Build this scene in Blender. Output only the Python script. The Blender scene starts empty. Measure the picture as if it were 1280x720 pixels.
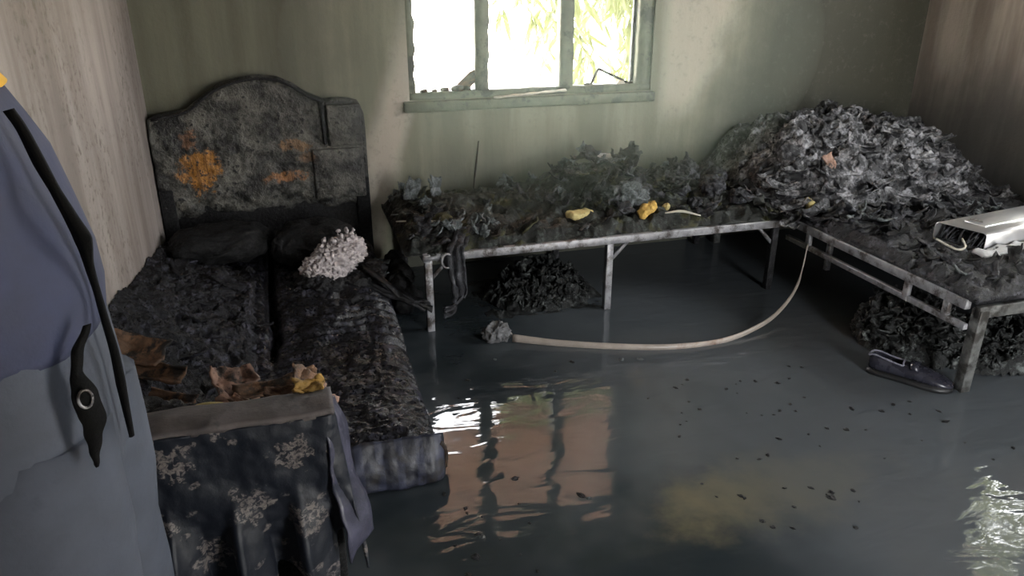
import bpy, bmesh, math, random
import numpy as np
from mathutils import Vector, Matrix

random.seed(7)
RNG = np.random.default_rng(11)
S = bpy.context.scene
COL = S.collection
R = math.radians

# ------------------------------------------------------------------ camera, sky, sun, exposure
cam_d = bpy.data.cameras.new('camera')
cam_d.sensor_width = 36.0
cam_d.lens = 950.0 * 36.0 / 1280.0
cam_d.clip_start = 0.02
cam_d.clip_end = 500
cam = bpy.data.objects.new('camera', cam_d)
COL.objects.link(cam)
cam.location = (0, 0, 1.6)
cam.rotation_euler = (R(90 - 22.5), 0, R(-16.5))
S.camera = cam

world = bpy.data.worlds.new('hazy_sky')
S.world = world
world.use_nodes = True
bg = world.node_tree.nodes['Background']
bg.inputs['Color'].default_value = (0.96, 0.975, 0.985, 1)
bg.inputs['Strength'].default_value = 14.0

sun_d = bpy.data.lights.new('sun', 'SUN')
sun_d.energy = 45
sun_d.color = (1.0, 0.95, 0.86)
sun_d.angle = R(1.0)
sun = bpy.data.objects.new('sun', sun_d)
COL.objects.link(sun)
sun.rotation_euler = (R(38), R(-14), 0)     # shines from behind the house, high up

WX0, WX1, WY0, WY1, WZ = -0.65, 3.97, -1.1, 4.15, 2.62      # the room


def portal(name, loc, rot, sx, sy):                          # guides sky light through an opening, adds none
    d = bpy.data.lights.new(name, 'AREA')
    d.shape = 'RECTANGLE'
    d.size = sx
    d.size_y = sy
    d.cycles.is_portal = True
    o = bpy.data.objects.new(name, d)
    COL.objects.link(o)
    o.location = loc
    o.rotation_euler = rot


portal('sky_portal_back', (1.36, WY1 + 0.14, 1.51), (R(-90), 0, 0), 1.42, 1.10)
portal('sky_portal_side', (WX1 + 0.13, 2.3, 1.72), (0, R(90), 0), 0.86, 1.5)
portal('sky_portal_door', (2.225, WY0 - 0.13, 1.05), (R(90), 0, 0), 0.95, 2.1)

S.view_settings.view_transform = 'Standard'
S.view_settings.look = 'None'
S.view_settings.gamma = 1
S.view_settings.use_curve_mapping = False
S.view_settings.exposure = 1.05
S.cycles.use_denoising = True
S.cycles.max_bounces = 8
S.cycles.diffuse_bounces = 5
S.cycles.sample_clamp_indirect = 12

# ------------------------------------------------------------------ noise
_perm = np.random.default_rng(3).permutation(256)
_perm = np.concatenate([_perm, _perm, _perm])
_grad = np.random.default_rng(4).normal(size=(256, 3))
_grad /= np.linalg.norm(_grad, axis=1)[:, None]


def pn(P):
    P = np.asarray(P, float)
    i = np.floor(P).astype(int)
    f = P - i
    u = f * f * f * (f * (f * 6 - 15) + 10)
    i &= 255
    out = 0
    for dx in (0, 1):
        for dy in (0, 1):
            for dz in (0, 1):
                h = _perm[_perm[_perm[(i[..., 0] + dx) & 255] + ((i[..., 1] + dy) & 255)] + ((i[..., 2] + dz) & 255)]
                g = _grad[h]
                d = f - np.array([dx, dy, dz])
                w = ((u[..., 0] if dx else 1 - u[..., 0]) * (u[..., 1] if dy else 1 - u[..., 1]) *
                     (u[..., 2] if dz else 1 - u[..., 2]))
                out = out + w * (g * d).sum(-1)
    return out * 1.5


def fbm(P, o=4, g=0.5):
    P = np.asarray(P, float)
    s, a, k = 0, 1.0, 1.0
    for j in range(o):
        s = s + a * pn(P * k + 17.3 * j)
        a *= g
        k *= 2.03
    return s


def ridged(P, o=4, g=0.5):
    P = np.asarray(P, float)
    s, a, k = 0, 1.0, 1.0
    for j in range(o):
        s = s + a * (1 - 2 * np.abs(pn(P * k + 9.1 * j)))
        a *= g
        k *= 2.07
    return s


def vn(P, o=3):
    return np.stack([fbm(P, o), fbm(P + 31.7, o), fbm(P + 63.1, o)], -1)


def sstep(a, b, x):
    t = np.clip((x - a) / (b - a), 0, 1)
    return t * t * (3 - 2 * t)


# ------------------------------------------------------------------ materials
class NT:
    def __init__(self, name):
        self.m = bpy.data.materials.new(name)
        self.m.use_nodes = True
        self.t = self.m.node_tree
        self.b = self.t.nodes['Principled BSDF']
        self.co = self.node('ShaderNodeTexCoord')
        self.o = self.co.outputs['Object']

    def node(self, typ, **kw):
        n = self.t.nodes.new(typ)
        for k, v in kw.items():
            setattr(n, k, v)
        return n

    def put(self, sock, v):
        if isinstance(v, bpy.types.NodeSocket):
            self.t.links.new(v, sock)
        elif v is not None:
            if sock.type == 'RGBA' and len(v) == 3:
                v = (*v, 1)
            sock.default_value = v

    def math(self, op, a, b=None, c=None, clamp=False):
        n = self.node('ShaderNodeMath', operation=op, use_clamp=clamp)
        self.put(n.inputs[0], a)
        if b is not None:
            self.put(n.inputs[1], b)
        if c is not None:
            self.put(n.inputs[2], c)
        return n.outputs[0]

    def vmath(self, op, a, b=None):
        n = self.node('ShaderNodeVectorMath', operation=op)
        self.put(n.inputs[0], a)
        if b is not None:
            self.put(n.inputs[1], b)
        return n.outputs[0]

    def map(self, scale=(1, 1, 1), loc=(0, 0, 0), rot=(0, 0, 0), v=None):
        n = self.node('ShaderNodeMapping')
        self.put(n.inputs['Vector'], v or self.o)
        n.inputs['Scale'].default_value = scale
        n.inputs['Location'].default_value = loc
        n.inputs['Rotation'].default_value = rot
        return n.outputs[0]

    def noise(self, scale, detail=4, rough=0.6, v=None, dist=0.0):
        n = self.node('ShaderNodeTexNoise')
        self.put(n.inputs['Vector'], v or self.o)
        n.inputs['Scale'].default_value = scale
        n.inputs['Detail'].default_value = detail
        n.inputs['Roughness'].default_value = rough
        n.inputs['Distortion'].default_value = dist
        return n.outputs['Fac']

    def rng(self, v, a, b, c=0.0, d=1.0, smooth=True):
        n = self.node('ShaderNodeMapRange')
        if smooth:
            n.interpolation_type = 'SMOOTHSTEP'
        self.put(n.inputs[0], v)
        n.inputs[1].default_value = a
        n.inputs[2].default_value = b
        n.inputs[3].default_value = c
        n.inputs[4].default_value = d
        return n.outputs[0]

    def mix(self, f, a, b):
        n = self.node('ShaderNodeMix', data_type='RGBA')
        self.put(n.inputs[0], f)
        self.put(n.inputs[6], a)
        self.put(n.inputs[7], b)
        return n.outputs[2]

    def xyz(self, v=None):
        n = self.node('ShaderNodeSeparateXYZ')
        self.put(n.inputs[0], v or self.o)
        return n.outputs

    def bump(self, h, strength=0.5, dist=0.02, normal=None):
        n = self.node('ShaderNodeBump')
        n.inputs['Strength'].default_value = strength
        n.inputs['Distance'].default_value = dist
        self.put(n.inputs['Height'], h)
        if normal is not None:
            self.put(n.inputs['Normal'], normal)
        self.t.links.new(n.outputs[0], self.b.inputs['Normal'])
        return n.outputs[0]

    def out(self, col=None, rough=None, metal=None, spec=None):
        if col is not None:
            self.put(self.b.inputs['Base Color'], col)
        if rough is not None:
            self.put(self.b.inputs['Roughness'], rough)
        if metal is not None:
            self.put(self.b.inputs['Metallic'], metal)
        if spec is not None:
            self.put(self.b.inputs['Specular IOR Level'], spec)
        return self.m


M = {}


def char_mat(name, dark=(0.010, 0.010, 0.012), ash=(0.10, 0.10, 0.115), lo=0.52, hi=0.75, rough=0.5, scale=14,
             tint=None, tlo=0.62, bump=0.7):
    n = NT(name)
    a = n.noise(scale, 6, 0.65)
    b = n.noise(scale * 5, 4, 0.6)
    k = n.math('ADD', n.math('MULTIPLY', a, 0.6), n.math('MULTIPLY', b, 0.4))
    c = n.mix(n.rng(k, lo, hi), dark, ash)
    if tint:
        c = n.mix(n.rng(n.noise(scale * 0.35, 3), tlo, tlo + 0.08), c, tint)
    n.bump(n.math('ADD', n.noise(scale * 4, 6, 0.7), n.math('MULTIPLY', n.noise(scale * 14, 3), 0.4)), bump, 0.012)
    M[name] = n.out(c, n.rng(b, 0.3, 0.7, rough - 0.15, rough + 0.25), 0, 0.4)
    return M[name]


def plain(name, col, rough=0.6, metal=0.0, var=0.25, scale=18, bump=0.15, dirt=None, dlo=0.55, dhi=0.7, bdist=0.005, spec=0.5):
    n = NT(name)
    k = n.noise(scale, 5)
    c2 = tuple(x * (1 - var) for x in col)
    c = n.mix(n.rng(k, 0.3, 0.7), c2, col)
    if dirt:
        c = n.mix(n.rng(n.noise(scale * 0.6, 6, 0.7), dlo, dhi), c, dirt)
    if bump:
        n.bump(n.noise(scale * 5, 4), bump, bdist)
    M[name] = n.out(c, n.rng(k, 0.3, 0.7, max(0.03, rough - 0.08), rough + 0.08), metal, spec)
    return M[name]


char_mat('char', dark=(0.006, 0.006, 0.007), ash=(0.07, 0.07, 0.08), lo=0.53, hi=0.68, rough=0.42)
char_mat('char_blue', dark=(0.005, 0.005, 0.007), ash=(0.085, 0.085, 0.115), lo=0.50, hi=0.66, rough=0.36, scale=22, bump=0.8)
char_mat('char_quilt', dark=(0.005, 0.005, 0.007), ash=(0.060, 0.060, 0.085), lo=0.50, hi=0.68, rough=0.33, scale=18, bump=0.25)
char_mat('char_bed', dark=(0.007, 0.007, 0.009), ash=(0.12, 0.12, 0.14), lo=0.50, hi=0.66, rough=0.4, scale=16)
char_mat('char_shade', dark=(0.003, 0.003, 0.0035), ash=(0.013, 0.013, 0.014), rough=0.7)  # deepest char, near-black to paint the dark recesses too
char_mat('ash_heap', dark=(0.016, 0.016, 0.018), ash=(0.36, 0.36, 0.38), lo=0.455, hi=0.66, rough=0.40, scale=11,
         tint=(0.09, 0.055, 0.05), tlo=0.66)  # pale mottling also paints highlights and dark crevices of the folds
char_mat('ash_flat', dark=(0.014, 0.014, 0.017), ash=(0.15, 0.155, 0.175), lo=0.46, hi=0.70, rough=0.45, scale=13)
char_mat('char_green', dark=(0.010, 0.011, 0.009), ash=(0.12, 0.135, 0.125), lo=0.49, hi=0.70, rough=0.55, scale=16,
         tint=(0.05, 0.05, 0.02), tlo=0.55)
char_mat('ash_scrap', dark=(0.03, 0.035, 0.035), ash=(0.26, 0.29, 0.30), lo=0.40, hi=0.68, rough=0.6, scale=22)
char_mat('debris_mix', dark=(0.010, 0.011, 0.011), ash=(0.16, 0.175, 0.17), lo=0.50, hi=0.66, rough=0.45, scale=20)
char_mat('char_brown', dark=(0.022, 0.015, 0.011), ash=(0.10, 0.055, 0.03), lo=0.45, hi=0.7, rough=0.6, scale=12)
plain('bed_metal', (0.36, 0.36, 0.38), 0.42, 0.3, 0.4, 22, 0.2, (0.06, 0.05, 0.045), 0.46, 0.64)
plain('bed_metal_dark', (0.17, 0.175, 0.17), 0.5, 0.2, 0.45, 20, 0.2, (0.03, 0.028, 0.025), 0.42, 0.6)  # darker grey with heavier dark blotches
plain('aluminium', (0.80, 0.80, 0.81), 0.33, 0.85, 0.10, 5, 0.02, (0.45, 0.44, 0.44), 0.62, 0.8)
plain('foam_yellow', (0.62, 0.40, 0.10), 0.8, 0, 0.3, 25, 0.5, (0.10, 0.05, 0.02), 0.58, 0.68)
plain('foam_scorched', (0.36, 0.21, 0.05), 0.8, 0, 0.4, 25, 0.5, (0.05, 0.03, 0.015), 0.52, 0.64)
plain('foam_pale', (0.60, 0.50, 0.22), 0.8, 0, 0.3, 25, 0.5, (0.12, 0.07, 0.03), 0.60, 0.7)
plain('foam_white', (0.58, 0.52, 0.52), 0.8, 0, 0.35, 60, 0.5, (0.25, 0.12, 0.06), 0.64, 0.74)
plain('cloth_brown', (0.20, 0.105, 0.055), 0.7, 0, 0.6, 24, 0.6, (0.015, 0.012, 0.010), 0.47, 0.60)
plain('cloth_pink', (0.34, 0.20, 0.145), 0.7, 0, 0.5, 24, 0.5, (0.02, 0.015, 0.012), 0.50, 0.62)
plain('stick_pale', (0.55, 0.52, 0.44), 0.6, 0, 0.3, 40, 0.2)
plain('strip', (0.36, 0.31, 0.27), 0.4, 0, 0.25, 12, 0.1, (0.16, 0.08, 0.05), 0.55, 0.75)
plain('shoe_leather', (0.030, 0.030, 0.042), 0.28, 0, 0.4, 20, 0.15)
plain('shoe_trim', (0.20, 0.20, 0.25), 0.3, 0, 0.3, 30, 0.1)
plain('shoe_sole', (0.012, 0.012, 0.013), 0.5, 0, 0.3, 30, 0.1)
plain('rock_grey', (0.17, 0.17, 0.175), 0.8, 0, 0.6, 20, 0.6, (0.03, 0.03, 0.03), 0.55, 0.65)
plain('soffit', (0.40, 0.25, 0.19), 0.7, 0, 0.35, 6, 0.2)
plain('sand', (0.62, 0.56, 0.46), 0.9, 0, 0.2, 0.6, 0.0)
plain('bark', (0.15, 0.11, 0.07), 0.9, 0, 0.4, 9, 0.6)
plain('skin', (0.16, 0.085, 0.055), 0.5, 0, 0.15, 14, 0.1)
plain('hair', (0.01, 0.009, 0.008), 0.7, 0, 0.3, 60, 0.6)
plain('trousers', (0.072, 0.083, 0.110), 0.85, 0, 0.3, 9, 0.3, (0.042, 0.048, 0.064), 0.55, 0.75)
plain('shirt_navy', (0.042, 0.050, 0.098), 0.8, 0, 0.3, 8, 0.3)
plain('shirt_yellow', (0.75, 0.42, 0.03), 0.8, 0, 0.2, 12, 0.2)
plain('strap_black', (0.005, 0.005, 0.005), 0.8, 0, 0.3, 40, 0.3, spec=0.12)
plain('boot', (0.015, 0.014, 0.014), 0.4, 0, 0.3, 20, 0.3)
plain('ceiling_soot', (0.10, 0.095, 0.085), 0.9, 0, 0.5, 1.5, 0.2, (0.03, 0.03, 0.028), 0.45, 0.65)
plain('window_paint', (0.115, 0.125, 0.080), 0.6, 0, 0.4, 14, 0.5, (0.018, 0.018, 0.014), 0.50, 0.62)
plain('concrete_floor', (0.16, 0.155, 0.145), 0.8, 0, 0.3, 4, 0.2)
plain('fabric_top', (0.105, 0.088, 0.085), 0.75, 0, 0.4, 16, 0.3, (0.03, 0.028, 0.03), 0.52, 0.7)
plain('ash_white', (0.55, 0.55, 0.56), 0.8, 0, 0.3, 30, 0.4)


def mat_wall_left():
    n = NT('plaster_left')
    st = n.noise(1.0, 6, 0.65, n.map((0.5, 5.5, 0.55)))
    fine = n.noise(26, 5, 0.7)
    big = n.noise(1.3, 4, 0.6)
    c = n.mix(n.rng(st, 0.32, 0.68), (0.20, 0.172, 0.155), (0.35, 0.31, 0.285))
    c = n.mix(n.math('MULTIPLY', n.rng(fine, 0.5, 0.68), n.rng(big, 0.42, 0.6)), c, (0.14, 0.12, 0.10))
    z = n.xyz()[2]
    sm = n.rng(n.math('ADD', z, n.math('MULTIPLY', big, 0.6)), 1.5, 2.2)        # smoke stain under the ceiling
    c = n.mix(n.math('MULTIPLY', sm, 0.6), c, (0.16, 0.13, 0.09))
    n.bump(n.math('ADD', fine, n.math('MULTIPLY', st, 1.5)), 0.35, 0.012)
    M['plaster_left'] = n.out(c, 0.85)


def mat_wall_back():
    n = NT('plaster_back')
    x, y, z = n.xyz()
    wob = n.math('MULTIPLY', n.math('SUBTRACT', n.noise(2.2, 5, 0.65), 0.5), 0.55)
    streak = n.noise(1.0, 5, 0.6, n.map((6, 1, 0.5)))
    fine = n.noise(30, 5, 0.7)
    xw = n.math('ADD', x, wob)
    base = n.mix(n.rng(streak, 0.35, 0.66), (0.15, 0.15, 0.105), (0.245, 0.243, 0.175))
    # pale band where a curtain hung left of the window, another right of it
    xl = n.math('ADD', x, n.math('MULTIPLY', n.math('SUBTRACT', z, 0.9), -0.30))
    xl = n.math('ADD', xl, n.math('MULTIPLY', wob, 0.25))
    m1 = n.math('MULTIPLY', n.rng(xl, 0.42, 0.54), n.rng(xl, 0.62, 0.70, 1, 0))
    m1 = n.math('MULTIPLY', m1, n.rng(z, 1.05, 1.5, 1.0, 0.35))
    c = n.mix(n.math('MULTIPLY', m1, 0.75), base, (0.46, 0.41, 0.34))
    xr = n.math('SUBTRACT', xw, n.math('MULTIPLY', n.math('SUBTRACT', z, 0.8), 0.42))
    m2 = n.math('MULTIPLY', n.rng(x, 2.10, 2.20), n.rng(xr, 2.20, 2.48, 1, 0))
    m2 = n.math('MULTIPLY', m2, n.rng(z, 0.70, 0.95))
    c = n.mix(n.math('MULTIPLY', m2, 0.62), c, (0.46, 0.42, 0.34))
    # soot: right corner, behind the headboard, low down together with the shade under the bed
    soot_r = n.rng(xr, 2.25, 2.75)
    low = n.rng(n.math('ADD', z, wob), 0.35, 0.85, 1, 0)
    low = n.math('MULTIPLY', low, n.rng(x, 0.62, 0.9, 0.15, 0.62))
    low = n.math('MAXIMUM', low, n.math('MULTIPLY', n.rng(n.math('ADD', z, n.math('MULTIPLY', wob, 0.3)), 0.36, 0.48, 1, 0), n.rng(x, 0.45, 0.6)))  # soot under the bed, blackened further for the blocked light
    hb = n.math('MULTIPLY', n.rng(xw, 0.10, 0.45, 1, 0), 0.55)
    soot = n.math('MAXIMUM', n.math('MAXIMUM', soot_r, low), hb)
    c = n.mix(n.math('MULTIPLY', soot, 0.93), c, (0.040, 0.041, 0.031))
    c = n.mix(n.math('MULTIPLY', n.rng(fine, 0.52, 0.7), 0.35), c, (0.12, 0.12, 0.10))
    n.bump(n.math('ADD', fine, streak), 0.3, 0.012)
    M['plaster_back'] = n.out(c, 0.8)


def mat_wall_right():
    n = NT('plaster_right')
    x, y, z = n.xyz()
    st = n.noise(1.0, 5, 0.6, n.map((1, 5, 0.6)))
    big = n.noise(1.6, 4)
    c = n.mix(n.rng(st, 0.35, 0.65), (0.26, 0.22, 0.19), (0.52, 0.455, 0.40))
    low = n.rng(n.math('ADD', z, n.math('MULTIPLY', big, 0.5)), 0.95, 1.5, 1, 0)
    c = n.mix(n.math('MULTIPLY', low, 0.85), c, (0.05, 0.052, 0.05))
    n.bump(n.noise(30, 5, 0.7), 0.3, 0.01)
    M['plaster_right'] = n.out(c, 0.8)


def mat_water():
    n = NT('murky_water')
    x, y, z = n.xyz()
    a = n.noise(1.1, 4, 0.55)
    c = n.mix(n.rng(a, 0.38, 0.62), (0.022, 0.028, 0.032), (0.060, 0.069, 0.077))
    # mud patch in the middle of the floor
    dx = n.math('SUBTRACT', x, 1.45)
    dy = n.math('SUBTRACT', y, 1.75)
    r = n.math('SQRT', n.math('ADD', n.math('MULTIPLY', dx, dx), n.math('MULTIPLY', n.math('MULTIPLY', dy, dy), 5.0)))
    r = n.math('ADD', r, n.math('MULTIPLY', n.math('SUBTRACT', n.noise(4, 5), 0.5), 0.9))
    c = n.mix(n.rng(r, 0.12, 0.55, 0.85, 0), c, (0.14, 0.125, 0.075))
    # paler grey-blue towards the right
    c = n.mix(n.math('MULTIPLY', n.rng(n.math('ADD', x, n.math('MULTIPLY', a, 0.8)), 1.3, 2.1), 0.75), c, (0.088, 0.098, 0.108))
    v = n.map((1.0, 2.3, 1.0), rot=(0, 0, R(12)))
    w = n.math('ADD', n.noise(4.2, 2, 0.5, v, 0.6), n.math('MULTIPLY', n.noise(13, 2, 0.5, v), 0.12))
    n.bump(w, 0.25, 0.0150)
    n.b.inputs['IOR'].default_value = 1.33
    film = n.rng(n.math('ADD', n.noise(2.4, 4), n.math('MULTIPLY', x, 0.05)), 0.55, 0.72, 0.03, 0.10)
    M['murky_water'] = n.out(c, film)


def mat_floral():
    n = NT('navy_floral')
    x, y, z = n.xyz()
    cb = n.node('ShaderNodeCombineXYZ')
    n.put(cb.inputs[0], x)
    n.put(cb.inputs[1], z)
    p = cb.outputs[0]

    def motif(scale, rad, petals, seed, jit, soft):
        v = n.node('ShaderNodeTexVoronoi', voronoi_dimensions='2D')
        n.put(v.inputs['Vector'], n.map((scale, scale, 1), (seed, seed * 0.7, 0), (0, 0, 0.5), p))
        v.inputs['Scale'].default_value = 1
        v.inputs['Randomness'].default_value = jit
        mp = n.map((scale, scale, 1), (seed, seed * 0.7, 0), (0, 0, 0.5), p)
        d = n.vmath('SUBTRACT', mp, v.outputs['Position'])
        s = n.xyz(d)
        ang = n.math('ARCTAN2', s[1], s[0])
        rr = n.math('SQRT', n.math('ADD', n.math('MULTIPLY', s[0], s[0]), n.math('MULTIPLY', s[1], s[1])))
        wob = n.math('MULTIPLY', n.math('SINE', n.math('MULTIPLY', ang, petals)), rad * 0.20)
        edge = n.math('ADD', wob, rad)
        edge = n.math('ADD', edge, n.math('MULTIPLY', n.math('SUBTRACT', n.noise(38, 3, 0.6, p), 0.5), rad * 1.9))
        inside = n.rng(n.math('SUBTRACT', edge, rr), 0.0, soft)
        return n.math('MULTIPLY', inside, n.rng(n.noise(85, 3, 0.6, p, 0.8), 0.43, 0.56))
    big = motif(6.2, 0.27, 5, 3.1, 0.55, 0.05)
    small = motif(12.5, 0.13, 2, 8.4, 0.8, 0.04)
    f = n.math('MAXIMUM', big, n.math('MULTIPLY', small, 0.8))
    thread = n.noise(160, 2, 0.5, p)
    f = n.math('MULTIPLY', f, n.rng(thread, 0.3, 0.6, 0.45, 1.0))
    base = n.mix(n.noise(5, 4), (0.004, 0.0055, 0.010), (0.008, 0.011, 0.019))
    c = n.mix(f, base, (0.15, 0.13, 0.12))
    n.bump(n.noise(120, 3, 0.6), 0.25, 0.004)
    M['navy_floral'] = n.out(c, 0.55)


def mat_plaid():
    n = NT('navy_plaid')
    x, y, z = n.xyz()

    def bars(v, fr, ph):
        return n.rng(n.math('SINE', n.math('ADD', n.math('MULTIPLY', v, fr), ph)), 0.1, 0.6)
    a = bars(x, 95, 0.4)
    b = bars(z, 80, 0.0)
    k = n.math('ADD', n.math('MULTIPLY', a, 0.6), n.math('MULTIPLY', b, 0.3))
    c = n.mix(k, (0.008, 0.009, 0.016), (0.042, 0.046, 0.074))
    c = n.mix(n.rng(n.noise(14, 5), 0.50, 0.68), c, (0.02, 0.018, 0.018))
    n.bump(n.noise(50, 4), 0.3, 0.006)
    M['navy_plaid'] = n.out(c, 0.5)


def mat_headboard():
    n = NT('burnt_plywood')
    x, y, z = n.xyz()
    a = n.noise(7, 6, 0.7)
    b = n.noise(28, 5, 0.65)
    c = n.mix(n.rng(a, 0.40, 0.62), (0.009, 0.009, 0.008), (0.125, 0.122, 0.105))
    dist = n.math('MULTIPLY', n.math('SUBTRACT', n.noise(20, 6, 0.7), 0.5), 0.45)

    def patch(px, pz, rx, rz, col, amt):
        nonlocal c
        dx = n.math('DIVIDE', n.math('SUBTRACT', x, px), rx)
        dz = n.math('DIVIDE', n.math('SUBTRACT', z, pz), rz)
        r = n.math('SQRT', n.math('ADD', n.math('MULTIPLY', dx, dx), n.math('MULTIPLY', dz, dz)))
        r = n.math('ADD', r, n.math('MULTIPLY', dist, 7.0))
        grain = n.noise(1.0, 4, 0.6, n.map((60, 1, 6)))
        cc = n.mix(n.rng(grain, 0.35, 0.65), tuple(v * 0.45 for v in col), col)
        c = n.mix(n.rng(r, 0.55, 1.0, amt, 0), c, cc)
    # bare wood where the veneer burnt through
    patch(-0.43+.12, 0.69, 0.11, 0.12, (0.40, 0.18, 0.035), 1)
    patch(-0.47+.12, 0.84, 0.045, 0.07, (0.20, 0.10, 0.05), 0.9)
    patch(0.03+.12, 0.785, 0.075, 0.035, (0.26, 0.15, 0.07), 0.85)
    patch(-0.02+.12, 0.63, 0.12, 0.032, (0.30, 0.14, 0.055), 0.9)
    patch(0.10+.12, 0.72, 0.05, 0.03, (0.22, 0.13, 0.07), 0.7)
    c = n.mix(n.rng(b, 0.54, 0.66), c, (0.009, 0.009, 0.009))
    n.bump(n.math('ADD', a, n.math('MULTIPLY', b, 0.7)), 0.8, 0.02)
    M['burnt_plywood'] = n.out(c, n.rng(a, 0.3, 0.7, 0.35, 0.7))


def mat_leaf():
    n = NT('leaf_green')
    c = n.mix(n.noise(3.0, 3), (0.022, 0.030, 0.010), (0.115, 0.135, 0.050))
    n.out(c, 0.45)
    tr = n.node('ShaderNodeBsdfTranslucent')
    n.put(tr.inputs['Color'], n.mix(0.6, c, (0.17, 0.195, 0.075)))
    mx = n.node('ShaderNodeMixShader')
    mx.inputs[0].default_value = 0.45
    n.t.links.new(n.b.outputs[0], mx.inputs[1])
    n.t.links.new(tr.outputs[0], mx.inputs[2])
    n.t.links.new(mx.outputs[0], n.t.nodes['Material Output'].inputs['Surface'])
    M['leaf_green'] = n.m


for fn in (mat_wall_left, mat_wall_back, mat_wall_right, mat_water, mat_floral, mat_plaid, mat_headboard, mat_leaf):
    fn()


# ------------------------------------------------------------------ mesh helpers
ORG = {}


def empty(name, loc):
    o = bpy.data.objects.new(name, None)
    o.empty_display_size = 0.1
    COL.objects.link(o)
    o.location = loc
    ORG[o.name] = Vector(loc)
    return o


def tag(o, label=None, cat=None, group=None, kind=None):
    if label:
        o['label'] = label
    if cat:
        o['category'] = cat
    if group:
        o['group'] = group
    if kind:
        o['kind'] = kind
    return o


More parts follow.
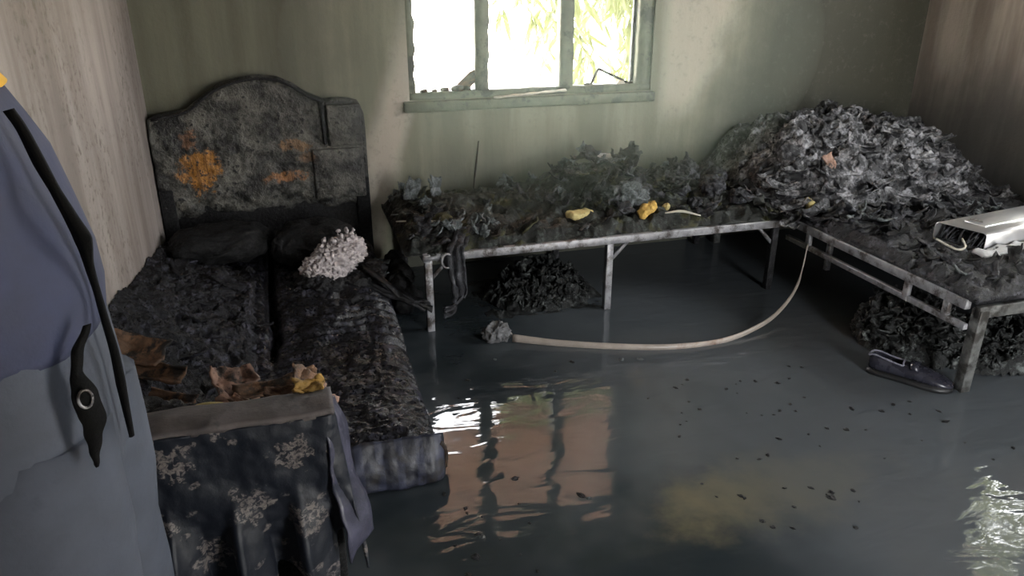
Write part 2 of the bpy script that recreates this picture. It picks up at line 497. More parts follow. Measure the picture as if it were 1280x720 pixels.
class MB:
    def __init__(self):
        self.v, self.f = [], []

    def add(self, v, f):
        k = len(self.v)
        self.v += [tuple(map(float, p)) for p in v]
        self.f += [tuple(int(i) + k for i in q) for q in f]
        return self

    def box(self, a, b, ch=0.0):
        x0, y0, z0 = a
        x1, y1, z1 = b
        if ch <= 0:
            v = [(x, y, z) for x in (x0, x1) for y in (y0, y1) for z in (z0, z1)]
            return self.add(v, [(0, 1, 3, 2), (4, 6, 7, 5), (0, 4, 5, 1), (2, 3, 7, 6), (0, 2, 6, 4), (1, 5, 7, 3)])
        bm = bmesh.new()
        bmesh.ops.create_cube(bm, size=1)
        for q in bm.verts:
            q.co = Vector(((x0 + x1) / 2 + q.co.x * (x1 - x0), (y0 + y1) / 2 + q.co.y * (y1 - y0), (z0 + z1) / 2 + q.co.z * (z1 - z0)))
        bmesh.ops.bevel(bm, geom=list(bm.edges), offset=ch, segments=2, profile=0.5, affect='EDGES')
        return self.bm(bm)

    def bm(self, bm):
        bm.verts.index_update()
        self.add([q.co for q in bm.verts], [[w.index for w in p.verts] for p in bm.faces])
        bm.free()
        return self

    def bar(self, p, q, w, h, up=(0, 0, 1), ch=0.0):
        """square bar from p to q"""
        p, q, up = Vector(p), Vector(q), Vector(up)
        d = (q - p)
        L = d.length
        d.normalize()
        if abs(d.dot(up)) > 0.98:
            up = Vector((0, 1, 0))
        s = d.cross(up).normalized()
        u = s.cross(d)
        m = MB().box((-w / 2, 0, -h / 2), (w / 2, L, h / 2), ch)
        self.add([p + s * x + d * y + u * z for x, y, z in m.v], m.f)
        return self

    def tube(self, pts, r, seg=8, taper=None):
        pts = [Vector(p) for p in pts]
        rings = []
        n = len(pts)
        ref = Vector((0.13, 0.21, 0.97))
        for i, p in enumerate(pts):
            d = (pts[min(i + 1, n - 1)] - pts[max(i - 1, 0)]).normalized()
            s = d.cross(ref)
            if s.length < 1e-3:
                s = d.cross(Vector((1, 0, 0)))
            s.normalize()
            u = s.cross(d)
            rr = r if taper is None else taper[i]
            rings.append([p + (s * math.cos(a) + u * math.sin(a)) * rr for a in (2 * math.pi * k / seg for k in range(seg))])
        self.loft(rings)
        return self

    def loft(self, rings, cap=True):
        seg = len(rings[0])
        v = [p for r in rings for p in r]
        f = []
        for i in range(len(rings) - 1):
            for k in range(seg):
                k2 = (k + 1) % seg
                f.append((i * seg + k, i * seg + k2, (i + 1) * seg + k2, (i + 1) * seg + k))
        if cap:
            f.append(tuple(range(seg))[::-1])
            f.append(tuple((len(rings) - 1) * seg + k for k in range(seg)))
        return self.add(v, f)

    def ribbon(self, pts, wid, thick=0.004, nrm=None):
        """pts: centre points, wid: vector across at each point"""
        pts = [Vector(p) for p in pts]
        wid = [Vector(w) for w in wid]
        rings = []
        n = len(pts)
        for i, p in enumerate(pts):
            d = (pts[min(i + 1, n - 1)] - pts[max(i - 1, 0)]).normalized()
            t = d.cross(wid[i]).normalized() * thick / 2
            h = wid[i] / 2
            rings.append([p - h - t, p + h - t, p + h + t, p - h + t])
        return self.loft(rings)

    def sheet(self, P, thick=0.004):
        """P: (a,b,3) grid; thin solid sheet"""
        a, b, _ = P.shape
        du = np.gradient(P, axis=0)
        dv = np.gradient(P, axis=1)
        N = np.cross(du, dv)
        N /= np.linalg.norm(N, axis=-1)[..., None] + 1e-9
        T = P + N * thick / 2
        B = P - N * thick / 2
        v = np.concatenate([T.reshape(-1, 3), B.reshape(-1, 3)])
        f = []
        nn = a * b
        for i in range(a - 1):
            for j in range(b - 1):
                q = (i * b + j, (i + 1) * b + j, (i + 1) * b + j + 1, i * b + j + 1)
                f.append(q)
                f.append(tuple(nn + k for k in q[::-1]))
        edge = [i * b for i in range(a)] + [(a - 1) * b + j for j in range(1, b)] + \
               [i * b + b - 1 for i in range(a - 2, -1, -1)] + [j for j in range(b - 2, 0, -1)]
        for k in range(len(edge)):
            p, q = edge[k], edge[(k + 1) % len(edge)]
            f.append((p, nn + p, nn + q, q))
        return self.add(v, f)

    def blob(self, c, r, sub=3, amp=0.3, freq=6.0, seed=0.0, squash=(1, 1, 1), zmin=None, kind='fbm'):
        bm = bmesh.new()
        bmesh.ops.create_icosphere(bm, subdivisions=sub, radius=1)
        P = np.array([q.co[:] for q in bm.verts])
        Q = P * np.array(squash)
        fn = fbm if kind == 'fbm' else ridged
        d = fn(Q * freq * r + seed, 4)
        V = Q * r * (1 + amp * d)[:, None] + vn(Q * freq * r * 1.7 + seed + 5, 2) * r * amp * 0.5
        V = V + np.array(c)
        if zmin is not None:
            V[:, 2] = np.maximum(V[:, 2], zmin)
        self.add(V, [[w.index for w in p.verts] for p in bm.faces])
        bm.free()
        return self

    def build(self, name, mat, parent=None, loc=None, smooth=True):
        org = Vector((0, 0, 0))
        root = parent
        while root is not None and root.parent is not None:
            root = root.parent
        if root is not None:
            org = ORG[root.name]
        elif loc is not None:
            org = Vector(loc)
        me = bpy.data.meshes.new(name)
        A = np.array(self.v) - np.array(org)
        me.from_pydata([tuple(p) for p in A], [], self.f)
        me.materials.append(M[mat] if isinstance(mat, str) else mat)
        if smooth:
            me.polygons.foreach_set('use_smooth', [True] * len(me.polygons))
        me.update()
        o = bpy.data.objects.new(name, me)
        COL.objects.link(o)
        if parent is not None:
            o.parent = parent
        elif loc is not None:
            o.location = loc
            ORG[o.name] = Vector(loc)
        else:
            ORG[o.name] = Vector((0, 0, 0))
        return o


def fix_normals(o):
    bm = bmesh.new()
    bm.from_mesh(o.data)
    bmesh.ops.recalc_face_normals(bm, faces=bm.faces)
    bm.to_mesh(o.data)
    bm.free()
    return o


def field(xr, yr, nx, ny, zf, zbase, warp=0.0, wfreq=8.0, seed=0.0, fine=0.0, trim=None):
    """height field with a skirt down to zbase; warp pushes points sideways for overhanging crumples"""
    X, Y = np.meshgrid(np.linspace(*xr, nx), np.linspace(*yr, ny), indexing='ij')
    Z = zf(X, Y)
    P = np.stack([X, Y, Z], -1)
    if warp:
        W = vn(P * wfreq + seed, 3)
        ex = np.minimum(np.minimum(X - xr[0], xr[1] - X), np.minimum(Y - yr[0], yr[1] - Y))
        P = P + W * warp * sstep(0.0, 0.06, ex)[..., None]
        if fine:
            P = P + vn(P * wfreq * 3.1 + seed + 40, 2) * fine * sstep(0.0, 0.04, ex)[..., None]
    zb = np.full_like(Z, zbase) if np.isscalar(zbase) else zbase(X, Y)
    hz_ = P[..., 2] - zb
    P[..., 2] = np.maximum(P[..., 2], zb + 0.002 if trim is None else zb - 0.01)
    m = MB()
    v = P.reshape(-1, 3).tolist()
    f = []
    for i in range(nx - 1):
        for j in range(ny - 1):
            if trim is not None and max(hz_[i, j], hz_[i + 1, j], hz_[i + 1, j + 1], hz_[i, j + 1]) < trim:
                continue
            f.append((i * ny + j, (i + 1) * ny + j, (i + 1) * ny + j + 1, i * ny + j + 1))
    if trim is not None:
        return m.add(v, f)
    edge = [i * ny for i in range(nx)] + [(nx - 1) * ny + j for j in range(1, ny)] + \
           [i * ny + ny - 1 for i in range(nx - 2, -1, -1)] + [j for j in range(ny - 2, 0, -1)]
    k0 = len(v)
    for e in edge:
        v.append((v[e][0], v[e][1], float(zb.reshape(-1)[e])))
    for k in range(len(edge)):
        k2 = (k + 1) % len(edge)
        f.append((edge[k2], edge[k], k0 + k, k0 + k2))
    f.append(tuple(k0 + k for k in range(len(edge)))[::-1])
    m.add(v, f)
    return m


def scrap_sheet(c, sx, sy, seed, curl=0.5, n=9, rot=None, amp=0.35):
    """a small crumpled piece of burnt cloth as a grid"""
    U, V = np.meshgrid(np.linspace(-1, 1, n), np.linspace(-1, 1, n), indexing='ij')
    P = np.stack([U * sx, V * sy, curl * sx * (U * U + 0.5 * V * V) * 0.5], -1)
    P = P + vn(np.stack([U, V, 0 * U], -1) * 1.3 + seed, 3) * min(sx, sy) * amp
    e = Matrix.Rotation(rot[2], 3, 'Z') @ Matrix.Rotation(rot[1], 3, 'Y') @ Matrix.Rotation(rot[0], 3, 'X')
    return P @ np.array(e).T + np.array(c)


def spread(pts, rad, fixed, bounds, steps=260):
    """push circles apart so that scraps lie side by side; fixed: (x, y, r)"""
    P = np.array(pts, float)
    r = np.array(rad, float)
    Fx = np.array(fixed, float)
    for _ in range(steps):
        D = P[:, None] - P[None]
        L = np.linalg.norm(D, axis=-1) + 1e-6
        ov = np.maximum(0, r[:, None] + r[None] - L)
        np.fill_diagonal(ov, 0)
        mv = (D / L[..., None] * ov[..., None] * 0.5).sum(1)
        D = P[:, None] - Fx[None, :, :2]
        L = np.linalg.norm(D, axis=-1) + 1e-6
        ov = np.maximum(0, r[:, None] + Fx[None, :, 2] - L)
        mv += (D / L[..., None] * ov[..., None]).sum(1)
        P = P + np.clip(mv * 0.4, -0.02, 0.02)
        P[:, 0] = np.clip(P[:, 0], bounds[0], bounds[1])
        P[:, 1] = np.clip(P[:, 1], bounds[2], bounds[3])
    return P


def path(pts, n):
    """smooth curve through points"""
    P = [np.array(p, float) for p in pts]
    P = [2 * P[0] - P[1]] + P + [2 * P[-1] - P[-2]]
    out = []
    segs = len(P) - 3
    for i in range(segs):
        p0, p1, p2, p3 = P[i:i + 4]
        for t in np.linspace(0, 1, max(2, n // segs), endpoint=(i == segs - 1)):
            out.append(0.5 * ((2 * p1) + (-p0 + p2) * t + (2 * p0 - 5 * p1 + 4 * p2 - p3) * t * t + (-p0 + 3 * p1 - 3 * p2 + p3) * t ** 3))
    return out


# ------------------------------------------------------------------ the room
def wall(name, axis, at, th, u0, u1, z0, z1, holes, mat):
    """wall in the plane axis=at, thickness th outwards (signed); holes: (ua,ub,za,zb)"""
    us = sorted({u0, u1, *[h[0] for h in holes], *[h[1] for h in holes]})
    zs = sorted({z0, z1, *[h[2] for h in holes], *[h[3] for h in holes]})
    m = MB()
    a, b = sorted((at, at + th))
    for i in range(len(us) - 1):
        for k in range(len(zs) - 1):
            uc, zc = (us[i] + us[i + 1]) / 2, (zs[k] + zs[k + 1]) / 2
            if any(h[0] < uc < h[1] and h[2] < zc < h[3] for h in holes):
                continue
            if axis == 'y':
                m.box((us[i], a, zs[k]), (us[i + 1], b, zs[k + 1]))
            else:
                m.box((a, us[i], zs[k]), (b, us[i + 1], zs[k + 1]))
    o = m.build(name, mat, smooth=False)
    return tag(o, kind='structure')


W1 = (0.655, 2.075, 0.965, 2.06)      # back window opening x0 x1 z0 z1
W2 = (1.55, 3.06, 1.30, 2.14)         # side window opening y0 y1 z0 z1
D1 = (1.75, 2.70, 0.0, 2.1)           # wide doorway behind the camera
wall('wall_left', 'x', WX0, -0.16, WY0 - 0.16, WY1 + 0.16, -0.1, WZ, [], 'plaster_left')
wall('wall_back', 'y', WY1, 0.16, WX0, WX1, -0.1, WZ, [W1], 'plaster_back')
wall('wall_right', 'x', WX1, 0.16, WY0 - 0.16, WY1 + 0.16, -0.1, WZ, [W2], 'plaster_right')
wall('wall_front', 'y', WY0, -0.16, WX0, WX1, -0.1, WZ, [D1], 'plaster_right')
tag(MB().box((WX0 - 0.16, WY0 - 0.16, WZ), (WX1 + 0.16, WY1 + 0.16, WZ + 0.12)).build('ceiling', 'ceiling_soot', smooth=False), kind='structure')
tag(MB().box((WX0, WY0, -0.1), (WX1, WY1, 0.0)).build('floor', 'concrete_floor', smooth=False), kind='structure')
water = MB().box((WX0, WY0, 0.0), (WX1, WY1, 0.012)).build('flood_water', 'murky_water', smooth=False)
tag(water, 'dark murky flood water covering the room floor, mirroring the window', 'water', kind='stuff')


nh = NT('smoke_glare')
nh.t.nodes.remove(nh.b)
vs = nh.node('ShaderNodeVolumeScatter')
vs.inputs['Color'].default_value = (0.82, 0.97, 0.74, 1)  # green light from the foliage put into the haze colour
vs.inputs['Density'].default_value = 0.10
vs.inputs['Anisotropy'].default_value = 0.35
nh.t.links.new(vs.outputs[0], nh.t.nodes['Material Output'].inputs['Volume'])
M['smoke_glare'] = nh.m
bm_ = bmesh.new()
bmesh.ops.create_icosphere(bm_, subdivisions=4, radius=1)
for q_ in bm_.verts:
    q_.co = Vector((1.35 + 1.35 * q_.co.x, min(3.62 + 0.75 * q_.co.y, WY1 - 0.045), 1.28 + 0.86 * q_.co.z))
hz = MB().bm(bm_).build('smoke_glare', 'smoke_glare')  # volume shaped to imitate the greenish glare before the window
tag(hz, 'thin greenish smoke haze before the window, shaped for its veil of glare', 'haze', kind='stuff')

# window in the back wall: charred frame, mullions, sill; no glass left but a few shards
def burnt_bar(m, p, q, w, h, seed, n=26, amp=0.006):
    p, q = np.array(p, float), np.array(q, float)
    d = (q - p) / np.linalg.norm(q - p)
    vert = abs(d[2]) > 0.5
    s = np.array([1, 0, 0]) if vert else np.array([0, 0, 1])
    u = np.array([0, 1, 0])
    rings = []
    for i in range(n):
        c = p + (q - p) * i / (n - 1)
        a = amp * fbm(np.array([[c[0] * 18, c[2] * 18, seed + k * 7] for k in range(4)]), 3)
        rings.append([c + s * (-w / 2 + a[0]) - u * h / 2, c + s * (w / 2 + a[1]) - u * h / 2,
                      c + s * (w / 2 + a[2]) + u * h / 2, c + s * (-w / 2 + a[3]) + u * h / 2])
    m.loft([[Vector(x) for x in r] for r in rings])
    return m


win = tag(empty('window_1', ((W1[0] + W1[1]) / 2, WY1 + 0.06, W1[2])), kind='structure')
yw = WY1 + 0.05
burnt_bar(MB(), (W1[0] + 0.015, yw, W1[2]), (W1[0] + 0.015, yw, W1[3]), 0.05, 0.07, 1, amp=0.018).build('window_jamb', 'window_paint', win)
burnt_bar(MB(), (W1[1] - 0.04, yw, W1[2]), (W1[1] - 0.04, yw, W1[3]), 0.085, 0.07, 2).build('window_jamb', 'window_paint', win)
burnt_bar(MB(), (1.065, yw, W1[2]), (1.065, yw, W1[3]), 0.072, 0.07, 3, amp=0.010).build('mullion', 'window_paint', win)
burnt_bar(MB(), (1.555, yw, W1[2]), (1.555, yw, W1[3]), 0.075, 0.07, 4, amp=0.007).build('mullion', 'window_paint', win)
burnt_bar(MB(), (W1[0], yw, W1[2] + 0.012), (W1[1], yw, W1[2] + 0.012), 0.05, 0.08, 5).build('bottom_rail', 'window_paint', win)
burnt_bar(MB(), (W1[0], yw, W1[3] - 0.02), (W1[1], yw, W1[3] - 0.02), 0.05, 0.08, 6).build('head_rail', 'window_paint', win)
sm = MB()
sm.box((W1[0] - 0.035, WY1 - 0.035, 0.905), (W1[1] + 0.02, WY1 + 0.03, 0.962), 0.008)
sm.build('window_sill', 'window_paint', win)
# remains of casement edges
burnt_bar(MB(), (1.985, yw + 0.03, W1[2] + 0.03), (1.985, yw + 0.03, W1[3] - 0.04), 0.018, 0.02, 8, amp=0.004).build('casement_edge', 'char', win)
# pale splintered strip on the sill and bits of fallen plaster
sp = MB()
sp.ribbon([(1.12 + 0.02 * i, WY1 - 0.018 - 0.0015 * i * 0.3, 0.966 + 0.0012 * i) for i in range(22)], [(0, 0.016 + 0.01 * math.sin(i * 1.3), 0.004) for i in range(22)], 0.008)
tag(sp.build('splinter', 'stick_pale', loc=(1.3, WY1, 0.966)), 'pale splintered strip of wood lying along the window sill', 'splinter')
for i, (x, r) in enumerate([(0.74, 0.016), (0.80, 0.012), (0.86, 0.020), (0.93, 0.028), (0.98, 0.022), (1.70, 0.014), (1.90, 0.018), (1.97, 0.013)]):
    b = MB().blob((x, WY1 + 0.035 + 0.012 * (i % 3), 1.002 + r * 0.4), r, 2, 0.35, 40, i * 3.3, (1.4, 1, 0.7))
    tag(b.build('plaster_crumb', 'stick_pale' if i in (6,) else 'char_brown', loc=(x, WY1 + 0.04, 0.99)),
        'small crumb of rubble on the bottom rail of the window', 'rubble', 'rubble crumbs on the window ledge')
b = MB()
b.ribbon([(0.92, yw, 1.0), (0.97, yw, 1.03), (1.02, yw, 1.075), (1.04, yw, 1.10)], [(0.03, 0, -0.03), (0.05, 0, -0.04), (0.035, 0, -0.05), (0.02, 0, -0.02)], 0.01)
tag(b.build('curtain_scrap', 'cloth_brown', loc=(0.98, yw, 1.0)), 'brown scrap of burnt curtain in the lower corner of the leafless window opening', 'curtain')
wr = MB()
wr.tube(path([(1.725, yw + 0.02, 0.995), (1.755, yw + 0.02, 1.06), (1.775, yw + 0.02, 1.092)], 8), 0.009, 6)
wr.tube(path([(1.772, yw + 0.02, 1.090), (1.87, yw + 0.02, 1.045), (1.97, yw + 0.02, 1.000)], 8), 0.008, 6)
tag(wr.build('bent_wire', 'char', loc=(1.85, yw, 0.99)), 'bent black wire standing as a triangle in the window opening', 'wire')

# side window (its reflection lies on the water)
win2 = tag(empty('window_2', (WX1 + 0.06, 2.3, W2[2])), kind='structure')
xw = WX1 + 0.05
for y in (W2[0] + 0.03, 2.05, 2.56, W2[1] - 0.03):
    MB().box((xw - 0.03, y - 0.035, W2[2]), (xw + 0.03, y + 0.035, W2[3]), 0.006).build('window_post', 'window_paint', win2)
for z in (W2[2] + 0.02, W2[3] - 0.02):
    MB().box((xw - 0.035, W2[0], z - 0.025), (xw + 0.035, W2[1], z + 0.025), 0.006).build('window_rail', 'window_paint', win2)
# doorway frame behind the camera
dr = tag(empty('door_1', (2.2, WY0 - 0.05, 0)), kind='structure')
for x in (D1[0] + 0.03, D1[1] - 0.03):
    MB().box((x - 0.03, WY0 - 0.12, 0.0), (x + 0.03, WY0 - 0.03, 2.1), 0.005).build('door_jamb', 'window_paint', dr)
MB().box((D1[0], WY0 - 0.12, 2.04), (D1[1], WY0 - 0.03, 2.1), 0.005).build('door_head', 'window_paint', dr)

# ------------------------------------------------------------------ outside
g = MB().box((-60, -60, -0.45), (60, 60, -0.25)).build('ground', 'sand', smooth=False)
tag(g, kind='structure')
vr = tag(empty('veranda_roof', (1.6, WY1 + 0.9, 2.35)), 'brown boarded veranda roof outside the back window', 'roof')
for i in range(9):
    y0 = WY1 + 0.17 + i * 0.165
    MB().box((-2.2, y0, 2.44 - i * 0.012), (6.2, y0 + 0.158, 2.47 - i * 0.012), 0.004).build('board', 'soffit', vr, smooth=False)
MB().box((-2.2, WY1 + 1.66, 2.26), (6.2, WY1 + 1.70, 2.40), 0.005).build('fascia', 'soffit', vr, smooth=False)
for x in (-2.0, 6.0):
    MB().box((x - 0.06, WY1 + 1.58, -0.25), (x + 0.06, WY1 + 1.70, 2.34), 0.008).build('post', 'soffit', vr, smooth=False)


def leaf_geom(L=0.24, w=0.045):
    v, f = [], []
    n = 6
    for i in range(n + 1):
        t = i / n
        ww = w * math.sin(math.pi * min(1, t * 0.93 + 0.05)) ** 0.8 * (1 - 0.25 * t)
        z = -L * t
        y = 0.25 * L * t * t
        v += [(-ww / 2, y + 0.006, z), (0, y, z), (ww / 2, y + 0.006, z)]
    for i in range(n):
        k = i * 3
        f += [(k, k + 1, k + 4, k + 3), (k + 1, k + 2, k + 5, k + 4)]
    return v, f


lv, lf = leaf_geom()
leaf_me = bpy.data.meshes.new('leaf')
leaf_me.from_pydata(lv, [], lf)
leaf_me.materials.append(M['leaf_green'])
tree = tag(empty('mango_tree', (4.9, 8.6, -0.25)), 'leafy green tree with drooping leaves outside the window', 'tree')
MB().tube(path([(4.9, 8.6, -0.3), (4.85, 8.5, 1.2), (4.6, 8.3, 2.6), (4.2, 8.2, 4.0)], 16), 0.15, 10).build('trunk', 'bark', tree)
random.seed(5)
twigs = []
bmb = MB()
for i in range(15):
    s = Vector((4.5 + random.uniform(-0.2, 0.2), 8.3, 2.4 + 1.4 * random.random()))
    e = Vector((random.uniform(2.0, 5.0), random.uniform(6.3, 8.4), random.uniform(1.35, 4.2)))
    mid = (s + e) / 2 + Vector((0, 0, 0.5))
    pts = path([s, mid, e], 10)
    bmb.tube(pts, 0.02, 5, [0.04 - 0.003 * k for k in range(len(pts))])
bmb.build('branches', 'bark', tree)


def leaf_spot(near):
    while True:
        y = random.uniform(6.2, 8.2)
        if near:
            r = random.uniform(0.27, 0.52)                # x / y
            z = 1.6 - y * random.uniform(0.0, 0.125)
            dens = 0.12 + 2.2 * max(0, (r - 0.30)) + 0.25 * max(0, z - 1.2)
            if r < 0.34 and z < 1.25:
                dens *= 0.25
            if z < 1.0:
                dens *= 0.5
            if random.random() > dens:
                continue
        else:
            r = random.uniform(0.28, 0.85)
            z = random.uniform(1.65, 5.2)
            if random.random() > 0.25 + 1.2 * max(0, r - 0.3):
                continue
        return Vector((r * y, y, z))


twig_n = 0
while twig_n < 290:
    c = leaf_spot(True)
    for j in range(random.randint(4, 7)):
        if twig_n >= 290:
            break
        o = bpy.data.objects.new('leaf', leaf_me)
        COL.objects.link(o)
        o.parent = tree
        o.location = c + Vector((random.uniform(-0.07, 0.07), random.uniform(-0.07, 0.07), random.uniform(-0.05, 0.05))) - Vector((4.9, 8.6, -0.25))
        o.rotation_euler = (random.uniform(-0.5, 0.7), random.uniform(-0.7, 0.7), random.uniform(0, 6.28))
        s = random.uniform(0.75, 1.25)
        o.scale = (s, s, s)
        twig_n += 1
fb = MB()
A = np.array(lv)
for i in range(900):
    c = leaf_spot(False)
    if i > 850:
        c = leaf_spot(True)
    elif i > 480:
        yy_ = random.uniform(6.2, 8.2)
        c = Vector((yy_ * random.uniform(0.29, 0.52), yy_, -1.6 + yy_ * random.uniform(0.62, 0.80)))
    for j in range(7):
        e = Matrix.Rotation(random.uniform(0, 6.28), 3, 'Z') @ Matrix.Rotation(random.uniform(-0.8, 0.8), 3, 'Y') @ Matrix.Rotation(random.uniform(-0.6, 0.8), 3, 'X')
        d = c + Vector((random.uniform(-0.14, 0.14), random.uniform(-0.14, 0.14), random.uniform(-0.1, 0.1)))
        fb.add((A * random.uniform(0.8, 1.3)) @ np.array(e).T + np.array(d), lf)
tag(fb.build('foliage', 'leaf_green', tree), kind='stuff')

tree2 = tag(empty('shade_tree', (8.3, 4.6, -0.25)), 'bushy tree outside the side window, mirrored in the water', 'tree')
MB().tube(path([(8.3, 4.6, -0.3), (8.2, 4.6, 1.6), (8.0, 4.5, 3.2), (7.6, 4.3, 4.6)], 14), 0.12, 9).build('trunk', 'bark', tree2)
fb = MB()
random.seed(15)
for i in range(330):
    s_ = random.uniform(1.5, 2.0)
    c = Vector((3.97 * s_, random.uniform(1.4, 3.2) * s_, -1.6 + random.uniform(3.0, 4.3) * s_))
    for j in range(7):
        e = Matrix.Rotation(random.uniform(0, 6.28), 3, 'Z') @ Matrix.Rotation(random.uniform(-0.8, 0.8), 3, 'Y') @ Matrix.Rotation(random.uniform(-0.6, 0.8), 3, 'X')
        d = c + Vector((random.uniform(-0.16, 0.16), random.uniform(-0.16, 0.16), random.uniform(-0.12, 0.12)))
        fb.add((A * random.uniform(0.9, 1.5)) @ np.array(e).T + np.array(d), lf)
tag(fb.build('foliage', 'leaf_green', tree2), kind='stuff')

# ------------------------------------------------------------------ bed along the left wall
bed = tag(empty('wooden_bed', (-0.12, 4.0, 0)), 'burnt wooden bed with an arched headboard against the back wall', 'bed')
YH = 4.06


def headboard():
    top_x = [-0.64, -0.60, -0.46, -0.38, -0.30, -0.20, -0.11, -0.02, 0.05, 0.12, 0.19, 0.30, 0.37, 0.395]
    top_z = [0.945, 0.965, 0.985, 1.045, 1.095, 1.128, 1.138, 1.128, 1.095, 1.045, 1.012, 1.012, 0.995, 0.93]
    nx, nz = 104, 70
    xs = np.linspace(-0.64, 0.395, nx)
    zt = np.interp(xs, top_x, top_z) + 0.004 * pn(np.stack([xs * 22, 0 * xs, 0 * xs + 4], -1))
    t = np.linspace(0, 1, nz)
    X = np.repeat(xs[:, None], nz, 1)
    zb = 0.45 + 0.04 * fbm(np.stack([xs * 6, 0 * xs + 2, 0 * xs], -1), 3)
    Z = zb[:, None] + (zt - zb)[:, None] * t[None]
    P = np.stack([X, 0 * X, Z], -1)
    dis = 0.010 * ridged(P * 9 + 3, 4) * sstep(0.98, 0.75, Z + 0 * X) + 0.005 * fbm(P * 30, 3)
    edge = np.minimum(np.minimum(t[None], 1 - t[None]) * 8, 1)
    yy = YH - 0.03 * np.sqrt(np.clip(edge, 0, 1)) - dis
    P[..., 1] = yy
    return P


hbP = headboard()
m = MB()
a, b, _ = hbP.shape
back = hbP.copy()
back[..., 1] = YH + 0.02
v = np.concatenate([hbP.reshape(-1, 3), back.reshape(-1, 3)])
f = []
for i in range(a - 1):
    for j in range(b - 1):
        q = (i * b + j, (i + 1) * b + j, (i + 1) * b + j + 1, i * b + j + 1)
        f += [q, tuple(a * b + k for k in q[::-1])]
ed = [i * b for i in range(a)] + [(a - 1) * b + j for j in range(1, b)] + [i * b + b - 1 for i in range(a - 2, -1, -1)] + [j for j in range(b - 2, 0, -1)]
for k in range(len(ed)):
    p, q = ed[k], ed[(k + 1) % len(ed)]
    f.append((q, p, a * b + p, a * b + q))
m.add(v, f)
m.v = [tuple(p) for p in m.v]
hb = m.build('headboard', 'burnt_plywood', bed)
# raised panels left on the right-hand side, moulding along the arch
plain('panel_soot', (0.115, 0.115, 0.10), 0.55, 0, 0.5, 14, 0.5, (0.02, 0.02, 0.019), 0.55, 0.66)
MB().box((0.205, YH - 0.066, 0.775), (0.375, YH - 0.03, 0.985), 0.008).build('panel', 'burnt_plywood', hb)
MB().box((0.115, YH - 0.060, 0.50), (0.375, YH - 0.03, 0.762), 0.008).build('panel', 'burnt_plywood', hb)
MB().box((0.178, YH - 0.058, 0.785), (0.196, YH - 0.03, 1.0), 0.004).build('batten', 'char', hb)
arc = [(x, YH - 0.03, z) for x, z in zip([-0.62, -0.46, -0.38, -0.30, -0.20, -0.11, -0.02, 0.05, 0.12, 0.19],
                                         [0.945, 0.975, 1.03, 1.08, 1.112, 1.122, 1.112, 1.08, 1.03, 0.998])]
MB().tube(path(arc, 40), 0.007, 8).build('moulding', 'char', hb)
MB().box((-0.645, YH - 0.045, 0.0), (-0.575, YH + 0.02, 0.60), 0.008).build('bed_post', 'char_shade', bed)
MB().box((0.325, YH - 0.045, 0.0), (0.395, YH + 0.02, 0.60), 0.008).build('bed_post', 'char_shade', bed)
MB().box((-0.60, YH - 0.02, 0.08), (0.35, YH + 0.015, 0.53), 0.01).build('shade_board', 'char_shade', bed)  # near-black board added to paint the dark void below the headboard
MB().box((-0.645, 2.25, 0.012), (-0.61, YH - 0.04, 0.12), 0.006).build('side_rail', 'char_shade', bed)
MB().box((0.30, 2.45, 0.010), (0.34, YH - 0.04, 0.048), 0.006).build('side_rail', 'char_shade', bed)
for i in range(6):
    MB().box((-0.605, 2.34 + 0.28 * i, 0.010), (0.295, 2.43 + 0.28 * i, 0.048), 0.005).build('slat', 'char_shade', bed)


# mattress lying on the collapsed bed
def mat_top(X, Y):
    base = 0.165 + 0.10 * sstep(2.3, 3.9, Y)
    P = np.stack([X, Y, 0 * X], -1)
    w = fbm(P * 3.2, 3)
    rows = np.sin((Y + 0.05 * w + 0.016 * np.abs(((X + 0.02 * w) / 0.10) % 1 - 0.5)) * np.pi / 0.068)
    rmask = sstep(-0.10, 0.05, X) * sstep(2.75, 2.95, Y + 0.1 * w) * sstep(3.75, 3.5, Y)
    z = base + 0.055 * (np.abs(rows) ** 0.7 - 0.5) * rmask + 0.003 * np.abs(np.sin(X * 2 * np.pi / 0.095 + w)) * rmask
    z += 0.016 * fbm(P * 7, 4) + 0.010 * (1 - 0.7 * rmask) * ridged(P * np.array([12, 30, 1]), 4) + 0.003 * pn(P * 60)
    fur = np.exp(-((X + 0.15 + 0.02 * w) / 0.022) ** 2) * sstep(2.7, 2.95, Y)
    z -= 0.07 * fur
    e = np.minimum(0.385 - X, 0.1)
    z -= 0.10 * (1 - np.sqrt(np.clip(e / 0.1, 0, 1))) * 0.7
    e2 = np.clip((Y - 2.15) / 0.06, 0, 1)
    z -= 0.05 * (1 - np.sqrt(e2))
    return z


mt = tag(empty('mattress', (-0.1, 3.0, 0.012)), 'charred black mattress with rippled surface lying on the collapsed bed', 'mattress')
field((-0.60, 0.385), (2.15, 3.99), 190, 320, mat_top, 0.046, 0.005, 12, 2, 0.0015).build('mattress_body', 'char_quilt', mt)
# foot end with its plaid cover still showing
U, V = np.meshgrid(np.linspace(0.048, 0.395, 50), np.linspace(0, 1, 16), indexing='ij')
ang = V * math.pi * 0.62
rx = np.clip((0.395 - U) / 0.05, 0, 1)
rr = np.sqrt(1 - (1 - rx) ** 2)
P = np.stack([U, 2.185 - (0.055 * np.sin(np.clip(V * 1.25, 0, 1) * math.pi * 0.5) + 0.025) * (0.25 + 0.75 * rr), 0.172 - 0.155 * V - 0.02 * (1 - rr)], -1)
P[..., 2] += 0.006 * fbm(P * 18, 3)
P[..., 1] += 0.006 * fbm(P * 22 + 4, 3)
MB().sheet(P, 0.014).build('end_cover', 'navy_plaid', mt)
MB().tube(path([(0.384, 2.142, 0.142), (0.402, 2.15, 0.10), (0.40, 2.16, 0.03)], 10), 0.008, 6).build('piping', 'char_brown', mt)


